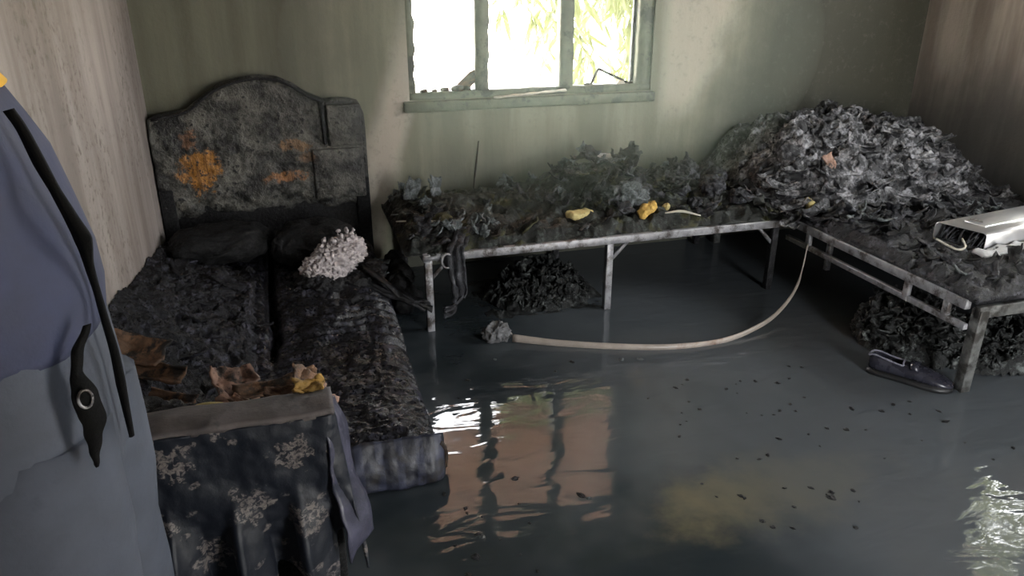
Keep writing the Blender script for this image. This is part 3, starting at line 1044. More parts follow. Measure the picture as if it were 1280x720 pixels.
# burnt bedding banked up along the wall
def bedding_z(X, Y):
    wallh = np.interp(Y, [2.2, 2.35, 2.62, 3.2, 3.8, 4.0], [0.42, 0.52, 0.55, 0.45, 0.36, 0.32])
    t = np.clip((X + 0.64) / 0.47, 0, 1)
    lowz = 0.20 + 0.08 * sstep(2.3, 3.9, Y)
    P = np.stack([X, Y, 0 * X], -1)
    z = lowz + (wallh - lowz) * (1 - t) ** 1.15 * (0.85 + 0.15 * np.cos(t * 3))
    z += 0.022 * fbm(P * 5 + 8, 4) + 0.013 * ridged(P * np.array([9, 22, 1]) + 3, 5) + 0.006 * pn(P * 45) + 0.004 * pn(P * 90)
    z -= 0.12 * sstep(0.86, 1.0, t)
    z += 0.17 * np.exp(-((X + 0.49) / 0.17) ** 2 - ((Y - 2.20) / 0.13) ** 2)
    z -= 0.06 * sstep(3.55, 3.68, Y) * sstep(-0.62, -0.58, X)
    return z


bd = field((-0.645, -0.16), (2.115, 4.0), 120, 320, bedding_z, lambda X, Y: np.where(Y < 2.16, 0.012, 0.158 + 0.10 * sstep(2.3, 3.9, Y)), 0.022, 12, 9, 0.010)
random.seed(21)
for i in range(14):
    x, y = random.uniform(-0.58, -0.2), random.uniform(2.3, 3.9)
    z = float(bedding_z(np.array([x]), np.array([y]))[0])
    bd.sheet(scrap_sheet((x, y, z + 0.012), random.uniform(0.03, 0.07), random.uniform(0.02, 0.05), i * 3.1, 0.5, 7,
                         (random.uniform(-0.5, 0.5), random.uniform(-0.5, 0.5), random.uniform(0, 6))), 0.005)
tag(bd.build('burnt_bedding', 'char_blue', loc=(-0.4, 3.1, 0.15)), 'black burnt bedding banked up against the pale plaster wall on the mattress', 'bedding', kind='stuff')


# charred pillows at the head end, near-black to paint the dark void below the headboard
def pillow(c, s, seed, rz):
    m = MB()
    bm = bmesh.new()
    bmesh.ops.create_icosphere(bm, subdivisions=5, radius=1)
    P = np.array([q.co[:] for q in bm.verts])
    Q = np.sign(P) * np.abs(P) ** np.array([0.6, 0.6, 0.9])
    Q = Q * np.array(s)
    Q[:, 2] *= 1 - 0.45 * (np.abs(P[:, 0]) ** 4 + np.abs(P[:, 1]) ** 4)
    Q += vn(Q * 12 + seed, 4) * 0.018 + (ridged(Q * 22 + seed, 3) * 0.006)[:, None] * P
    e = np.array(Matrix.Rotation(rz, 3, 'Z'))
    m.add(Q @ e.T + np.array(c), [[w.index for w in p.verts] for p in bm.faces])
    bm.free()
    return m


tag(pillow((-0.362, 3.80, 0.375), (0.24, 0.16, 0.075), 2, 0.1).build('pillow', 'char_shade', loc=(-0.33, 3.8, 0.3)),
    'burnt black pillow below the orange scorched patch of the headboard', 'pillow')
tag(pillow((0.08, 3.72, 0.36), (0.20, 0.17, 0.095), 7, -0.15).build('pillow', 'char_shade', loc=(0.08, 3.72, 0.29)),
    'burnt black pillow beside the pale foam clump', 'pillow')

# pale clump of melted foam crumbs
fm = MB()
random.seed(3)
for i in range(150):
    t = random.random()
    a = random.uniform(0, 6.28)
    rr = 0.085 * math.sqrt(random.random())
    x = 0.05 + 0.17 * t + rr * math.cos(a) * 0.8
    y = 3.40 + 0.02 * t + rr * math.sin(a) * 0.7
    z = 0.335 + 0.12 * t + random.uniform(-0.05, 0.055) * (0.5 + 0.8 * t)
    fm.blob((x, y, z), random.uniform(0.005, 0.012), 2, 0.8, 160, i * 1.7)
for c_, r_ in (((0.09, 3.41, 0.355), 0.055), ((0.15, 3.42, 0.385), 0.065), ((0.205, 3.43, 0.425), 0.058), ((0.12, 3.40, 0.33), 0.05)):
    fm.blob((c_[0], c_[1], c_[2] - 0.02), r_, 5, 0.34, 60, c_[0] * 50, (1.15, 0.8, 0.95), kind='ridged')
tag(fm.build('foam_clump', 'foam_white', loc=(0.14, 3.42, 0.29)), 'crumbly white clump of melted foam on the bed beside the pillow', 'foam')
lump = MB()
for i in range(26):
    lump.blob((0.16 + random.uniform(-0.13, 0.16), 3.46 + random.uniform(-0.12, 0.08), 0.272 + random.uniform(-0.015, 0.015)), random.uniform(0.028, 0.040), 4, 0.45, 45, i * 2.2, (1.3, 1, 0.7), kind='ridged')
tag(lump.build('burnt_rags', 'char', loc=(0.16, 3.46, 0.25)), 'black burnt rags heaped under the pale foam clump', 'rags', kind='stuff')

# charred strip torn from the mattress, reaching to the leg of the middle bed
random.seed(31)
ts = MB()
for i in range(9):
    o = random.uniform(-0.05, 0.05)
    p = path([(0.20 + 0.012 * i, 3.45 + o, 0.268), (0.30, 3.38 + o, 0.24 + 0.01 * i % 3), (0.44, 3.27 + o * 0.7, 0.205), (0.52 + random.uniform(0, 0.06), 3.22 + o * 0.6, 0.17 + random.uniform(-0.02, 0.02))], 18)
    p = [q + 0.012 * np.array([pn(q * 14 + i), pn(q * 14 + i + 9), pn(q * 14 + i + 4)]).reshape(3) for q in p]
    ts.ribbon([tuple(q) for q in p], [(0.01, 0.03 + 0.012 * math.sin(k + i), 0.014 * math.sin(k * 0.7 + i)) for k in range(len(p))], 0.012)
tag(ts.build('torn_padding', 'char', loc=(0.3, 3.35, 0.2)), 'charred strips of padding torn from the mattress toward the metal bed leg', 'padding', kind='stuff')
for i, (x, y, z, sx, sy, rz) in enumerate([(0.36, 3.56, 0.22, 0.05, 0.022, 0.3), (0.31, 3.66, 0.24, 0.035, 0.02, 1.0), (0.40, 3.72, 0.22, 0.04, 0.02, -0.3)]):
    m = MB().sheet(scrap_sheet((x, y, z), sx, sy, i * 5 + 2, 0.4, 8, (0.2, 0.1, rz)), 0.004)
    tag(m.build('ash_flake', 'ash_scrap', loc=(x, y, z)), 'grey curled ash flake between the mattress and the bed under the window', 'ash flake', 'ash flakes beside the mattress')
nm = MB()
for i in range(22):
    nm.blob((0.475 + random.uniform(-0.02, 0.03), 3.68 + random.uniform(-0.22, 0.22), 0.08 + random.uniform(-0.03, 0.1)), random.uniform(0.045, 0.065), 3, 0.4, 14, i * 2.7, zmin=0.012)
tag(nm.build('debris_pile', 'char_shade', loc=(0.44, 3.68, 0.01)), 'black debris filling the gap beside the foam clump and mattress', 'debris', kind='stuff')

# ------------------------------------------------------------------ armchair at the foot of the bed, back to the camera
ac = tag(empty('armchair', (-0.28, 1.9, 0)), 'burnt armchair with navy floral fabric on its back, at the foot of the mattress', 'armchair')
YB = 1.525
# back panel of floral fabric
nx, nz = 170, 80
xs = np.linspace(-0.60, 0.035, nx)
t = np.linspace(0, 1, nz)
X = np.repeat(xs[:, None], nz, 1)
T = np.repeat(t[None], nx, 0)
hem = 0.20 + 0.09 * np.sin(xs * 2 * np.pi / 0.13 + 2.2) + 0.03 * pn(np.stack([xs * 20, 0 * xs, 0 * xs], -1)) + 0.10 * sstep(-0.08, 0.03, xs)
Z = 0.685 + (hem[:, None] - 0.685) * T
low_ = sstep(0.56, 0.30, Z)
Xs = X + T * 0.045 * sstep(-0.4, 0.035, X) + 0.012 * low_ * np.sin(X * 2 * np.pi / 0.065)
Pp = np.stack([Xs, 0 * X, Z], -1)
ph = X * 2 * np.pi / 0.13 - 2.5 + 0.5 * pn(np.stack([X * 5, Z * 2, 0 * X], -1))
pl = 1 - 1.6 * np.abs(np.sin(ph / 2)) ** 0.8
Pp[..., 1] = YB - 0.012 * T - 0.055 * low_ * pl - 0.008 * fbm(Pp * 7, 3) - 0.004 * fbm(Pp * 22, 2) + 0.012 * np.clip((X + 0.0) / 0.035, 0, 1) ** 2
bp = MB().sheet(Pp, 0.006).build('back_panel', 'navy_floral', ac)
fix_normals(bp)


# torn flap on the side
K, N_ = 9, 40
P = np.zeros((K, N_, 3))
for i in range(K):
    u = i / (K - 1)
    for j in range(N_):
        w = j / (N_ - 1)
        a = np.array([0.005, YB + 0.005, 0.69]) * (1 - w) + np.array([0.036, YB - 0.045, 0.29]) * w
        b = np.array([0.045, YB + 0.075, 0.69]) * (1 - w) + np.array([0.098, YB + 0.02, 0.365 - 0.03 * u]) * w
        P[i, j] = a + (b - a) * u + np.array([0.006 * math.sin(w * 9), 0, 0])
P += vn(P * 8 + 3, 3) * 0.010
plain('fabric_sheen', (0.065, 0.065, 0.10), 0.42, 0, 0.5, 16, 0.3, (0.02, 0.022, 0.035), 0.5, 0.66)
fix_normals(MB().sheet(P, 0.005).build('side_flap', 'fabric_sheen', ac))
# flat padded top of the back
U, V = np.meshgrid(np.linspace(-0.61, 0.035, 70), np.linspace(0, 1, 14), indexing='ij')
P = np.stack([U, YB + 0.125 * V - 0.004, 0.688 + 0.008 * np.sin(V * math.pi) - 0.012 * V], -1)
P[..., 2] += 0.006 * fbm(P * 9, 3)
P[..., 1] += 0.006 * fbm(np.stack([U * 8, V * 0 + 3, V * 0], -1), 3)
tp = MB().sheet(P, 0.018).build('top_pad', 'fabric_top', ac)
fix_normals(tp)
# frame inside
for x0, x1 in ((-0.60, -0.55), (-0.02, 0.03)):
    MB().box((x0, YB + 0.02, 0.012), (x1, YB + 0.10, 0.675), 0.006).build('frame_post', 'char_shade', ac)
MB().box((-0.60, YB + 0.05, 0.10), (0.03, YB + 0.10, 0.44), 0.006).build('frame_board', 'char_shade', ac)  # charred frame whose black backing paints the chair's dark hollow
for x0, x1 in ((-0.61, -0.54), (-0.03, 0.04)):
    MB().box((x0, YB + 0.09, 0.30), (x1, 2.085, 0.43), 0.012).build('arm', 'char', ac)
    MB().box((x0 + 0.005, 2.015, 0.012), (x1 - 0.005, 2.08, 0.31), 0.006).build('leg', 'char_shade', ac)


# burnt seat
def seat_z(X, Y):
    P = np.stack([X, Y, 0 * X], -1)
    z = 0.46 + 0.05 * sstep(2.0, 1.72, Y) + 0.05 * sstep(-0.25, -0.5, X)
    z += 0.04 * fbm(P * 5 + 2, 4) + 0.030 * ridged(P * 9 + 6, 4) + 0.006 * pn(P * 50)
    z -= 0.10 * sstep(1.99, 2.10, Y)
    z -= 0.09 * np.exp(-((X + 0.1) / 0.09) ** 2 - ((Y - 1.85) / 0.09) ** 2)
    return z


seat = field((-0.60, 0.035), (YB + 0.10, 2.10), 100, 90, seat_z, 0.28, 0.03, 12, 5).build('seat', 'char', ac)


def rag(name, mat, c, sx, sy, seed, rot, label, cat='rag', group=None, curl=0.4, n=16, thick=0.006, amp=0.35, parent=None):
    o = MB().sheet(scrap_sheet(c, sx, sy, seed, curl, n, rot, amp), thick).build(name, mat, parent, None if parent else c)
    fix_normals(o)
    if parent is None:
        tag(o, label, cat, group)
    return o


# torn upholstery remnants still on the chair
rag('upholstery_scrap', 'cloth_pink', (-0.215, 1.98, 0.545), 0.055, 0.06, 1, (0.5, 0.2, 0.3), '', parent=ac)
rag('upholstery_scrap', 'cloth_brown', (-0.10, 1.93, 0.55), 0.11, 0.022, 4, (0.5, -0.1, 0.1), '', parent=ac)
rag('upholstery_scrap', 'cloth_brown', (-0.03, 1.82, 0.60), 0.035, 0.07, 6, (0.3, 0.7, 0.2), '', parent=ac)
rag('upholstery_scrap', 'foam_scorched', (-0.015, 1.655, 0.690), 0.034, 0.024, 9, (0.25, 0.05, 0.1), '', parent=ac)
rag('upholstery_scrap', 'cloth_brown', (-0.07, 1.70, 0.655), 0.05, 0.02, 12, (0.3, -0.1, -0.1), '', parent=ac)
rag('upholstery_scrap', 'cloth_pink', (-0.17, 1.83, 0.56), 0.05, 0.014, 15, (0.2, 0.3, -0.5), '', parent=ac)
MB().tube(path([(-0.33, 1.78, 0.56), (-0.29, 1.79, 0.595), (-0.23, 1.77, 0.605), (-0.18, 1.73, 0.60)], 16), 0.012, 8).build('welt_cord', 'foam_pale', ac)
rag('upholstery_scrap', 'cloth_pink', (0.025, 1.66, 0.635), 0.03, 0.05, 18, (0.2, 1.0, 0.1), '', parent=ac)

# folded brown cloth at the wall side
for i, (c, sx, sy, rot) in enumerate([((-0.50, 2.225, 0.040), 0.10, 0.045, (0.5, 0.22, -0.32)), ((-0.47, 2.180, 0.018), 0.11, 0.03, (0.5, 0.22, -0.32)),
                                      ((-0.44, 2.135, 0.004), 0.11, 0.022, (0.5, 0.22, -0.32)), ((-0.595, 2.135, 0.025), 0.035, 0.04, (0.4, 0.2, 0.1))]):
    c = (c[0], c[1], c[2] + 0.012 + float(bedding_z(np.array([c[0]]), np.array([c[1]]))[0]))
    rag('brown_rag', 'cloth_brown', c, sx, sy, i * 4 + 2, rot, ['wide scorched brown cloth fold beside the pale plaster wall, topmost of its pile', 'scorched brown cloth fold in the middle of the pile by the plaster wall', 'narrow scorched brown cloth fold lowest on the armchair seat', 'short scorched brown cloth tucked between the armchair and the pale plaster wall'][i], 'cloth', 'scorched brown cloths by the armchair', amp=0.30)

# ------------------------------------------------------------------ middle bed under the window
mb = tag(empty('metal_bed', (1.49, 3.7, 0)), 'grey metal bed frame standing under the window', 'bed')
ZR = 0.385
MB().bar((0.60, 3.27, ZR), (2.47, 3.27, ZR), 0.028, 0.040, ch=0.004).build('side_rail', 'bed_metal', mb)
MB().bar((0.53, 4.08, ZR), (2.47, 4.08, ZR), 0.028, 0.040, ch=0.004).build('side_rail', 'bed_metal', mb)
MB().bar((0.555, 3.25, ZR), (0.555, 4.09, ZR), 0.036, 0.036, ch=0.004).build('end_rail', 'bed_metal', mb)
MB().bar((2.455, 3.25, ZR), (2.455, 4.09, ZR), 0.03, 0.036, ch=0.004).build('end_rail', 'bed_metal', mb)
MB().bar((0.535, 3.25, ZR + 0.002), (0.62, 3.25, ZR + 0.004), 0.012, 0.020).build('bracket', 'bed_metal', mb)
for x in (0.565, 1.475, 2.42):
    for y in (3.28, 4.06):
        MB().bar((x, y, 0.0), (x, y, ZR), 0.036, 0.036, ch=0.004).build('leg', 'bed_metal' if x < 2.4 and y < 4 else 'char', mb)  # char on the farther legs also paints the shade under the bed
    if x < 2.4:
        MB().bar((x + 0.01, 3.28, ZR - 0.11), (x + 0.10, 3.28, ZR - 0.015), 0.014, 0.016).build('brace', 'bed_metal', mb)
    else:
        MB().bar((x - 0.01, 3.28, ZR - 0.11), (x - 0.10, 3.28, ZR - 0.015), 0.014, 0.016).build('brace', 'bed_metal', mb)
for i in range(9):
    x = 0.66 + i * 0.21
    MB().bar((x, 3.27, ZR + 0.008), (x, 4.08, ZR + 0.008), 0.03, 0.012).build('slat', 'char_shade', mb)


def b2_z(X, Y):
    P = np.stack([X, Y, 0 * X], -1)
    z = 0.425 + 0.03 * sstep(3.25, 3.7, Y)
    z += 0.16 * np.exp(-((X - 1.62) / 0.30) ** 2 - ((Y - 3.80) / 0.22) ** 2)
    z += 0.05 * np.exp(-((X - 0.85) / 0.25) ** 2 - ((Y - 3.75) / 0.2) ** 2)
    z += 0.06 * np.exp(-((X - 2.25) / 0.2) ** 2 - ((Y - 3.72) / 0.2) ** 2)
    z += 0.020 * fbm(P * 6, 4) + 0.020 * ridged(P * 11 + 5, 4) + 0.007 * pn(P * 45)
    ex = np.minimum(np.minimum(X - 0.46, 2.5 - X), np.minimum(Y - 3.265, 4.1 - Y))
    z -= 0.05 * (1 - sstep(0, 0.07, ex + 0.02 * pn(P * 9)))
    return z


b2 = field((0.46, 2.50), (3.265, 4.10), 230, 100, b2_z, lambda X, Y: 0.400 + 0 * X, 0.022, 13, 4)
tag(b2.build('burnt_bedding', 'char_green', loc=(1.5, 3.7, 0.39)), 'burnt bedding and ash spread over the bed under the window', 'bedding', kind='stuff')


def z2(x, y):
    return float(b2_z(np.array([x]), np.array([y]))[0])


random.seed(77)
LUMPS = [(2.01, 3.61, 0.053), (2.13, 3.76, 0.066), (2.19, 3.56, 0.056), (2.31, 3.72, 0.048), (2.285, 3.45, 0.042), (2.03, 3.45, 0.034)]
open_things = LUMPS + [(1.66, 3.52, 0.085), (1.70, 3.90, 0.06), (1.34, 3.44, 0.05), (1.41, 3.44, 0.05), (1.69, 3.36, 0.045), (1.75, 3.40, 0.045), (1.26, 3.70, 0.045), (1.845, 3.42, 0.02)]
open_things += [(0.58, 3.86, 0.05), (0.72, 3.84, 0.05), (0.55, 3.92, 0.04)] + [(0.73, 3.30, 0.05), (0.78, 3.38, 0.04)]
open_things += [(1.80 + 0.04 * k, 3.335 - 0.012 * k, 0.01) for k in range(5)] + [(1.90 + 0.035 * k, 3.62 - 0.01 * k, 0.012) for k in range(5)]
spots2, size2 = [], []
for i in range(120):
    x, y = random.uniform(0.5, 2.45), random.uniform(3.3, 4.0)
    if random.random() < 0.5:
        x, y = random.gauss(1.65, 0.2), random.gauss(3.72, 0.12)
    spots2.append((min(max(x, 0.5), 2.4), min(max(y, 3.3), 4.02)))
    size2.append(random.uniform(0.024, 0.054))
for i in range(16):                                      # the pale flakes above the hanging rag
    spots2.append((0.78 + random.uniform(-0.12, 0.16), 3.38 + random.uniform(-0.06, 0.10)))
    size2.append(0.024)
spots2 = spread(spots2, [q * 0.92 for q in size2], open_things, (0.5, 2.41, 3.31, 4.02))
for i in range(120):
    x, y = float(spots2[i][0]), float(spots2[i][1])
    s = size2[i]
    km = random.choice(['char_green', 'ash_scrap', 'char', 'ash_flat', 'char_green'])
    kw = {'char_green': 'olive black', 'ash_scrap': 'pale ash grey', 'char': 'jet black', 'ash_flat': 'dark grey'}[km]
    wh = 'on the mound of bedding below the window' if abs(x - 1.62) < 0.32 else 'near the long pale stick under the window' if x < 1.3 else 'beside the charred lumps under the window'
    if y < 3.45:
        wh = 'beside the front rail of the bed under the window'
    rag('cloth_scrap', km, (x, y, z2(x, y) + s * 0.35), s, s * random.uniform(0.5, 1), i * 2.3,
        (random.uniform(-0.8, 0.8), random.uniform(-0.8, 0.8), random.uniform(0, 6.28)),
        '%s crumpled cloth scrap %s' % (kw, wh), 'scrap', 'charred scraps on the bed under the window', n=8, amp=0.6)
for i, (x, y, r) in enumerate(LUMPS):
    o = MB().blob((x, y, z2(x, y) + r * 0.5), r, 5, 0.24, 38, i * 7.7, (1, 1, 0.85), kind='ridged').build('charred_lump', 'ash_flat', loc=(x, y, z2(x, y)))
    tag(o, 'rounded grey charred lump on the bed under the window, near the clothes heap', 'lump', 'charred lumps on the bed under the window')
# yellow foam pieces
def foam(c, L, w, h, rz, mat, seed, label, tilt=0.0):
    bm = bmesh.new()
    bmesh.ops.create_icosphere(bm, subdivisions=4, radius=1)
    P = np.array([q.co[:] for q in bm.verts])
    Q = np.sign(P) * np.abs(P) ** 0.75 * np.array([L, w, h])
    Q += vn(Q * 22 + seed, 3) * min(w, h) * 0.5
    e = np.array(Matrix.Rotation(rz, 3, 'Z') @ Matrix.Rotation(tilt, 3, 'Y'))
    m = MB().add(Q @ e.T + np.array(c), [[w_.index for w_ in p.verts] for p in bm.faces])
    bm.free()
    tag(m.build('foam_scrap', mat, loc=c), label, 'foam')


foam((1.375, 3.44, 0.475), 0.075, 0.04, 0.024, 0.05, 'foam_pale', 1, 'flat pale yellow foam scrap on the bed under the window')
foam((1.72, 3.38, 0.485), 0.068, 0.032, 0.028, 0.55, 'foam_yellow', 5, 'bright orange yellow foam scrap beside the bed rail', -0.3)
foam((1.26, 3.70, 0.49), 0.05, 0.03, 0.022, -0.3, 'foam_pale', 9, 'small scorched foam scrap behind the pale yellow one')
foam((1.845, 3.42, 0.48), 0.02, 0.02, 0.02, 0.2, 'foam_pale', 13, 'tiny foam crumb next to the pale bent stick')
foam((2.47, 3.62, 0.51), 0.035, 0.028, 0.02, 0.4, 'foam_white', 14, 'small pinkish foam scrap where the two metal beds meet')
def stick(pts, r, label, mat='stick_pale', taper=True, cat='stick'):
    p = path(pts, 14)
    n = len(p)
    m = MB().tube([tuple(q) for q in p], r, 6, [r * (1 - 0.5 * abs(2 * k / (n - 1) - 1)) for k in range(n)] if taper else None)
    tag(m.build('stick', mat, loc=pts[0]), label, cat)


stick([(1.80, 3.34, 0.475), (1.88, 3.31, 0.485), (1.97, 3.28, 0.463)], 0.008, 'pale curved stick lying near the bed rail')
stick([(1.90, 3.62, 0.53), (1.97, 3.60, 0.535), (2.04, 3.58, 0.515)], 0.011, 'short white stick beside the grey charred lumps')
stick([(0.47, 3.60, 0.47), (0.60, 3.55, 0.475), (0.75, 3.52, 0.465), (0.90, 3.50, 0.47)], 0.007, 'long thin pale stick over the corner of the bed under the window')
stick([(0.46, 3.70, 0.475), (0.58, 3.66, 0.48), (0.68, 3.60, 0.46)], 0.006, 'thin grey stick crossing the long pale stick', 'ash_scrap')
stick([(0.78, 3.42, 0.42), (0.84, 3.44, 0.47), (0.88, 3.46, 0.52)], 0.006, 'short stick poking up from the bedding near the torn rag', 'ash_scrap')
stick([(0.99, 4.128, 0.44), (1.01, 4.132, 0.58), (1.03, 4.138, 0.73)], 0.006, 'thin stick leaning on the wall below the window', 'char_brown')
for i, (x, y, s) in enumerate([(0.60, 3.86, 0.06), (0.72, 3.84, 0.055), (0.55, 3.92, 0.045)]):
    rag('cloth_scrap', 'ash_scrap', (x, y, z2(x, y) + 0.05), s * 0.6, s, i * 9.1, (1.2, 0.3, 0.4 * i), 'upright pale ash flake against the wall on the bed under the window', 'scrap', 'pale ash flakes against the wall', n=9)
o = MB().blob((1.70, 3.90, z2(1.70, 3.9) + 0.03), 0.05, 3, 0.3, 18, 3, (1.5, 0.8, 0.5)).build('ash_lump', 'ash_white', loc=(1.7, 3.9, 0.6))
tag(o, 'pale ash lump on top of the mound below the window', 'ash')
o = MB().blob((1.66, 3.52, z2(1.66, 3.52) + 0.035), 0.07, 5, 0.32, 34, 8, (1.3, 0.9, 0.7), kind='ridged').build('ash_lump', 'ash_scrap', loc=(1.66, 3.52, 0.5))
tag(o, 'blue-grey crumpled ash lump behind the bright foam scrap', 'ash')

# rag hanging over the corner
rg = MB()
P = np.zeros((14, 40, 3))
ctr = path([(0.80, 3.40, 0.485), (0.73, 3.31, 0.45), (0.685, 3.245, 0.41), (0.69, 3.235, 0.30), (0.70, 3.235, 0.18), (0.66, 3.22, 0.13), (0.60, 3.215, 0.115)], 42)[:40]
while len(ctr) < 40:
    ctr.append(ctr[-1])
for j in range(40):
    w = 0.10 - 0.0010 * j if j < 22 else 0.078 - 0.002 * (j - 22)
    side = np.array([1.0, 0.1, 0]) if j < 30 else np.array([0.4, 0.1, 0.9])
    side /= np.linalg.norm(side)
    for i in range(14):
        u = i / 13 - 0.5
        P[i, j] = np.array(ctr[j]) + side * u * w + np.array([0, -0.012 * math.sin(u * 14), 0])
P += vn(P * 14 + 4, 3) * 0.014
rg.sheet(P, 0.006)
tag(fix_normals(rg.build('torn_rag', 'ash_flat', loc=(0.69, 3.24, 0.3))), 'grey burnt rag hanging over the corner of the bed rail', 'rag')
for i in range(16):
    x, y = float(spots2[120 + i][0]), float(spots2[120 + i][1])
    rag('rag_flake', 'ash_scrap', (x, y, z2(x, y) + 0.02), 0.03, 0.02, i * 3.9, (random.uniform(-1, 1), random.uniform(-1, 1), random.uniform(0, 6)),
        'small pale flake of burnt cloth above the hanging rag', 'flake', 'pale flakes above the hanging rag', n=7, amp=0.6)
ring = [(0.645 + 0.024 * math.cos(a), 3.232, 0.375 + 0.034 * math.sin(a)) for a in np.linspace(0.9, 5.4, 18)]
tag(MB().tube(ring, 0.006, 6).build('metal_hook', 'bed_metal', loc=(0.645, 3.232, 0.37)), 'curved pale metal hook hanging on the corner of the bed rail', 'hook')

# debris under the middle bed
random.seed(13)
db = field((0.86, 1.52), (3.30, 3.85), 80, 70, lambda X, Y: 0.012 + np.clip(1 - ((X - 1.2) / 0.31) ** 2 - ((Y - 3.58) / 0.25) ** 2, 0, 1) ** 0.6 * 0.07
           + 0.03 * ridged(np.stack([X, Y, 0 * X], -1) * 11, 4) * np.clip(1 - ((X - 1.2) / 0.31) ** 2 - ((Y - 3.58) / 0.25) ** 2, 0, 1), 0.008, 0.02, 14, 3)
for i in range(520):
    a, q = random.uniform(0, 6.28), math.sqrt(random.random())
    x, y = 1.2 + 0.27 * q * math.cos(a), 3.55 + 0.21 * q * math.sin(a)
    z = 0.025 + 0.17 * (1 - q * q) * random.uniform(0.25, 1.15)
    db.sheet(scrap_sheet((x, y, z), random.uniform(0.014, 0.032), random.uniform(0.012, 0.026), i * 1.9, 0.6, 6,
                         (random.uniform(-1.3, 1.3), random.uniform(-1.3, 1.3), random.uniform(0, 6.28)), 0.6), 0.004)
tag(db.build('debris_pile', 'debris_mix', loc=(1.2, 3.55, 0.012)), 'heap of burnt scraps on the floor under the bed below the window', 'debris', kind='stuff')
o = MB().blob((0.845, 3.10, 0.038), 0.052, 5, 0.28, 32, 6, (1.0, 0.8, 0.85), 0.005, 'ridged').build('rubble_lump', 'rock_grey', loc=(0.845, 3.1, 0.012))
tag(o, 'grey lump of rubble standing in the water by the end of the pale strip', 'rubble')

# ------------------------------------------------------------------ right-hand bed
rb = tag(empty('metal_bed', (3.1, 3.05, 0)), 'grey metal bed frame with double side rails, carrying the tall clothes heap', 'bed')
MB().bar((2.52, 2.13, 0.385), (2.52, 4.07, 0.385), 0.030, 0.042, ch=0.004).build('side_rail', 'bed_metal', rb)
MB().bar((2.52, 2.12, 0.292), (2.52, 3.30, 0.292), 0.022, 0.026, ch=0.003).build('lower_rail', 'bed_metal', rb)
MB().bar((3.66, 2.10, 0.385), (3.66, 4.07, 0.385), 0.030, 0.042, ch=0.004).build('side_rail', 'bed_metal', rb)
for y in (2.225, 2.44, 3.12):
    MB().bar((2.518, y, 0.28), (2.518, y, 0.385), 0.022, 0.030, ch=0.003).build('rail_spacer', 'bed_metal', rb)
for x in (2.555, 3.63):
    for y in (2.10, 4.05):
        MB().bar((x, y, 0.0), (x, y, 0.375), 0.046, 0.046, ch=0.004).build('leg', 'bed_metal_dark', rb)
MB().bar((2.57, 3.02, 0.20), (2.57, 3.02, 0.385), 0.024, 0.024).build('broken_leg', 'bed_metal', rb)
MB().bar((2.53, 2.095, 0.365), (3.66, 2.095, 0.365), 0.026, 0.050, ch=0.003).build('end_rail', 'bed_metal_dark', rb)
MB().bar((2.53, 4.07, 0.385), (3.66, 4.07, 0.385), 0.026, 0.036, ch=0.003).build('end_rail', 'bed_metal', rb)
for i in range(9):
    y = 2.2 + i * 0.22
    MB().bar((2.52, y, 0.395), (3.66, y, 0.395), 0.012, 0.03, up=(0, 1, 0)).build('slat', 'char_shade', rb)


def under_box(X, Y, m):
    u = (X - 2.86) * math.cos(R(9)) + (Y - 2.55) * math.sin(R(9))
    w = -(X - 2.86) * math.sin(R(9)) + (Y - 2.55) * math.cos(R(9))
    return (u > -0.03 - m) & (u < 0.98 + m) & (np.abs(w) < 0.1125 + m)


def b3_z(X, Y):
    P = np.stack([X, Y, 0 * X], -1)
    z = 0.44 + 0.02 * sstep(2.5, 3.0, X)
    z += 0.016 * fbm(P * 6 + 3, 4) + 0.016 * ridged(P * np.array([9, 15, 1]), 4) + 0.006 * pn(P * 50)
    ex = np.minimum(np.minimum(X - 2.515, 3.70 - X), np.minimum(Y - 2.09, 4.1 - Y))
    z -= 0.035 * (1 - sstep(0, 0.06, ex + 0.02 * pn(P * 10)))
    return np.where(under_box(X, Y, 0.03), np.minimum(z, 0.450), z)


b3 = field((2.515, 3.70), (2.09, 4.10), 130, 210, b3_z, 0.402, 0.016, 15, 6)
tag(b3.build('burnt_mattress', 'char_bed', loc=(3.1, 3.1, 0.4)), 'flat layer of burnt mattress under the tall clothes heap', 'mattress')


def heap_z(X, Y):
    P = np.stack([X, Y, 0 * X], -1)
    h = np.interp(X, [2.36, 2.44, 2.54, 2.68, 2.90, 3.35, 3.6, 3.80, 3.92], [0.0, 0.13, 0.24, 0.36, 0.395, 0.39, 0.32, 0.18, 0.03])
    g = np.interp(Y, [2.92, 3.1, 3.3, 3.5, 3.66, 3.9, 4.12], [0.0, 0.13, 0.42, 0.84, 1.0, 0.95, 0.8])
    z = 0.43 + h * g
    k = np.clip(h * g / 0.2, 0.05, 1)
    z += k * (0.05 * fbm(P * 3.5 + 1, 3) + 0.045 * ridged(P * np.array([4.0, 6, 1]) + 3, 5, 0.55) + 0.006 * pn(P * 40)) - 0.04
    return z


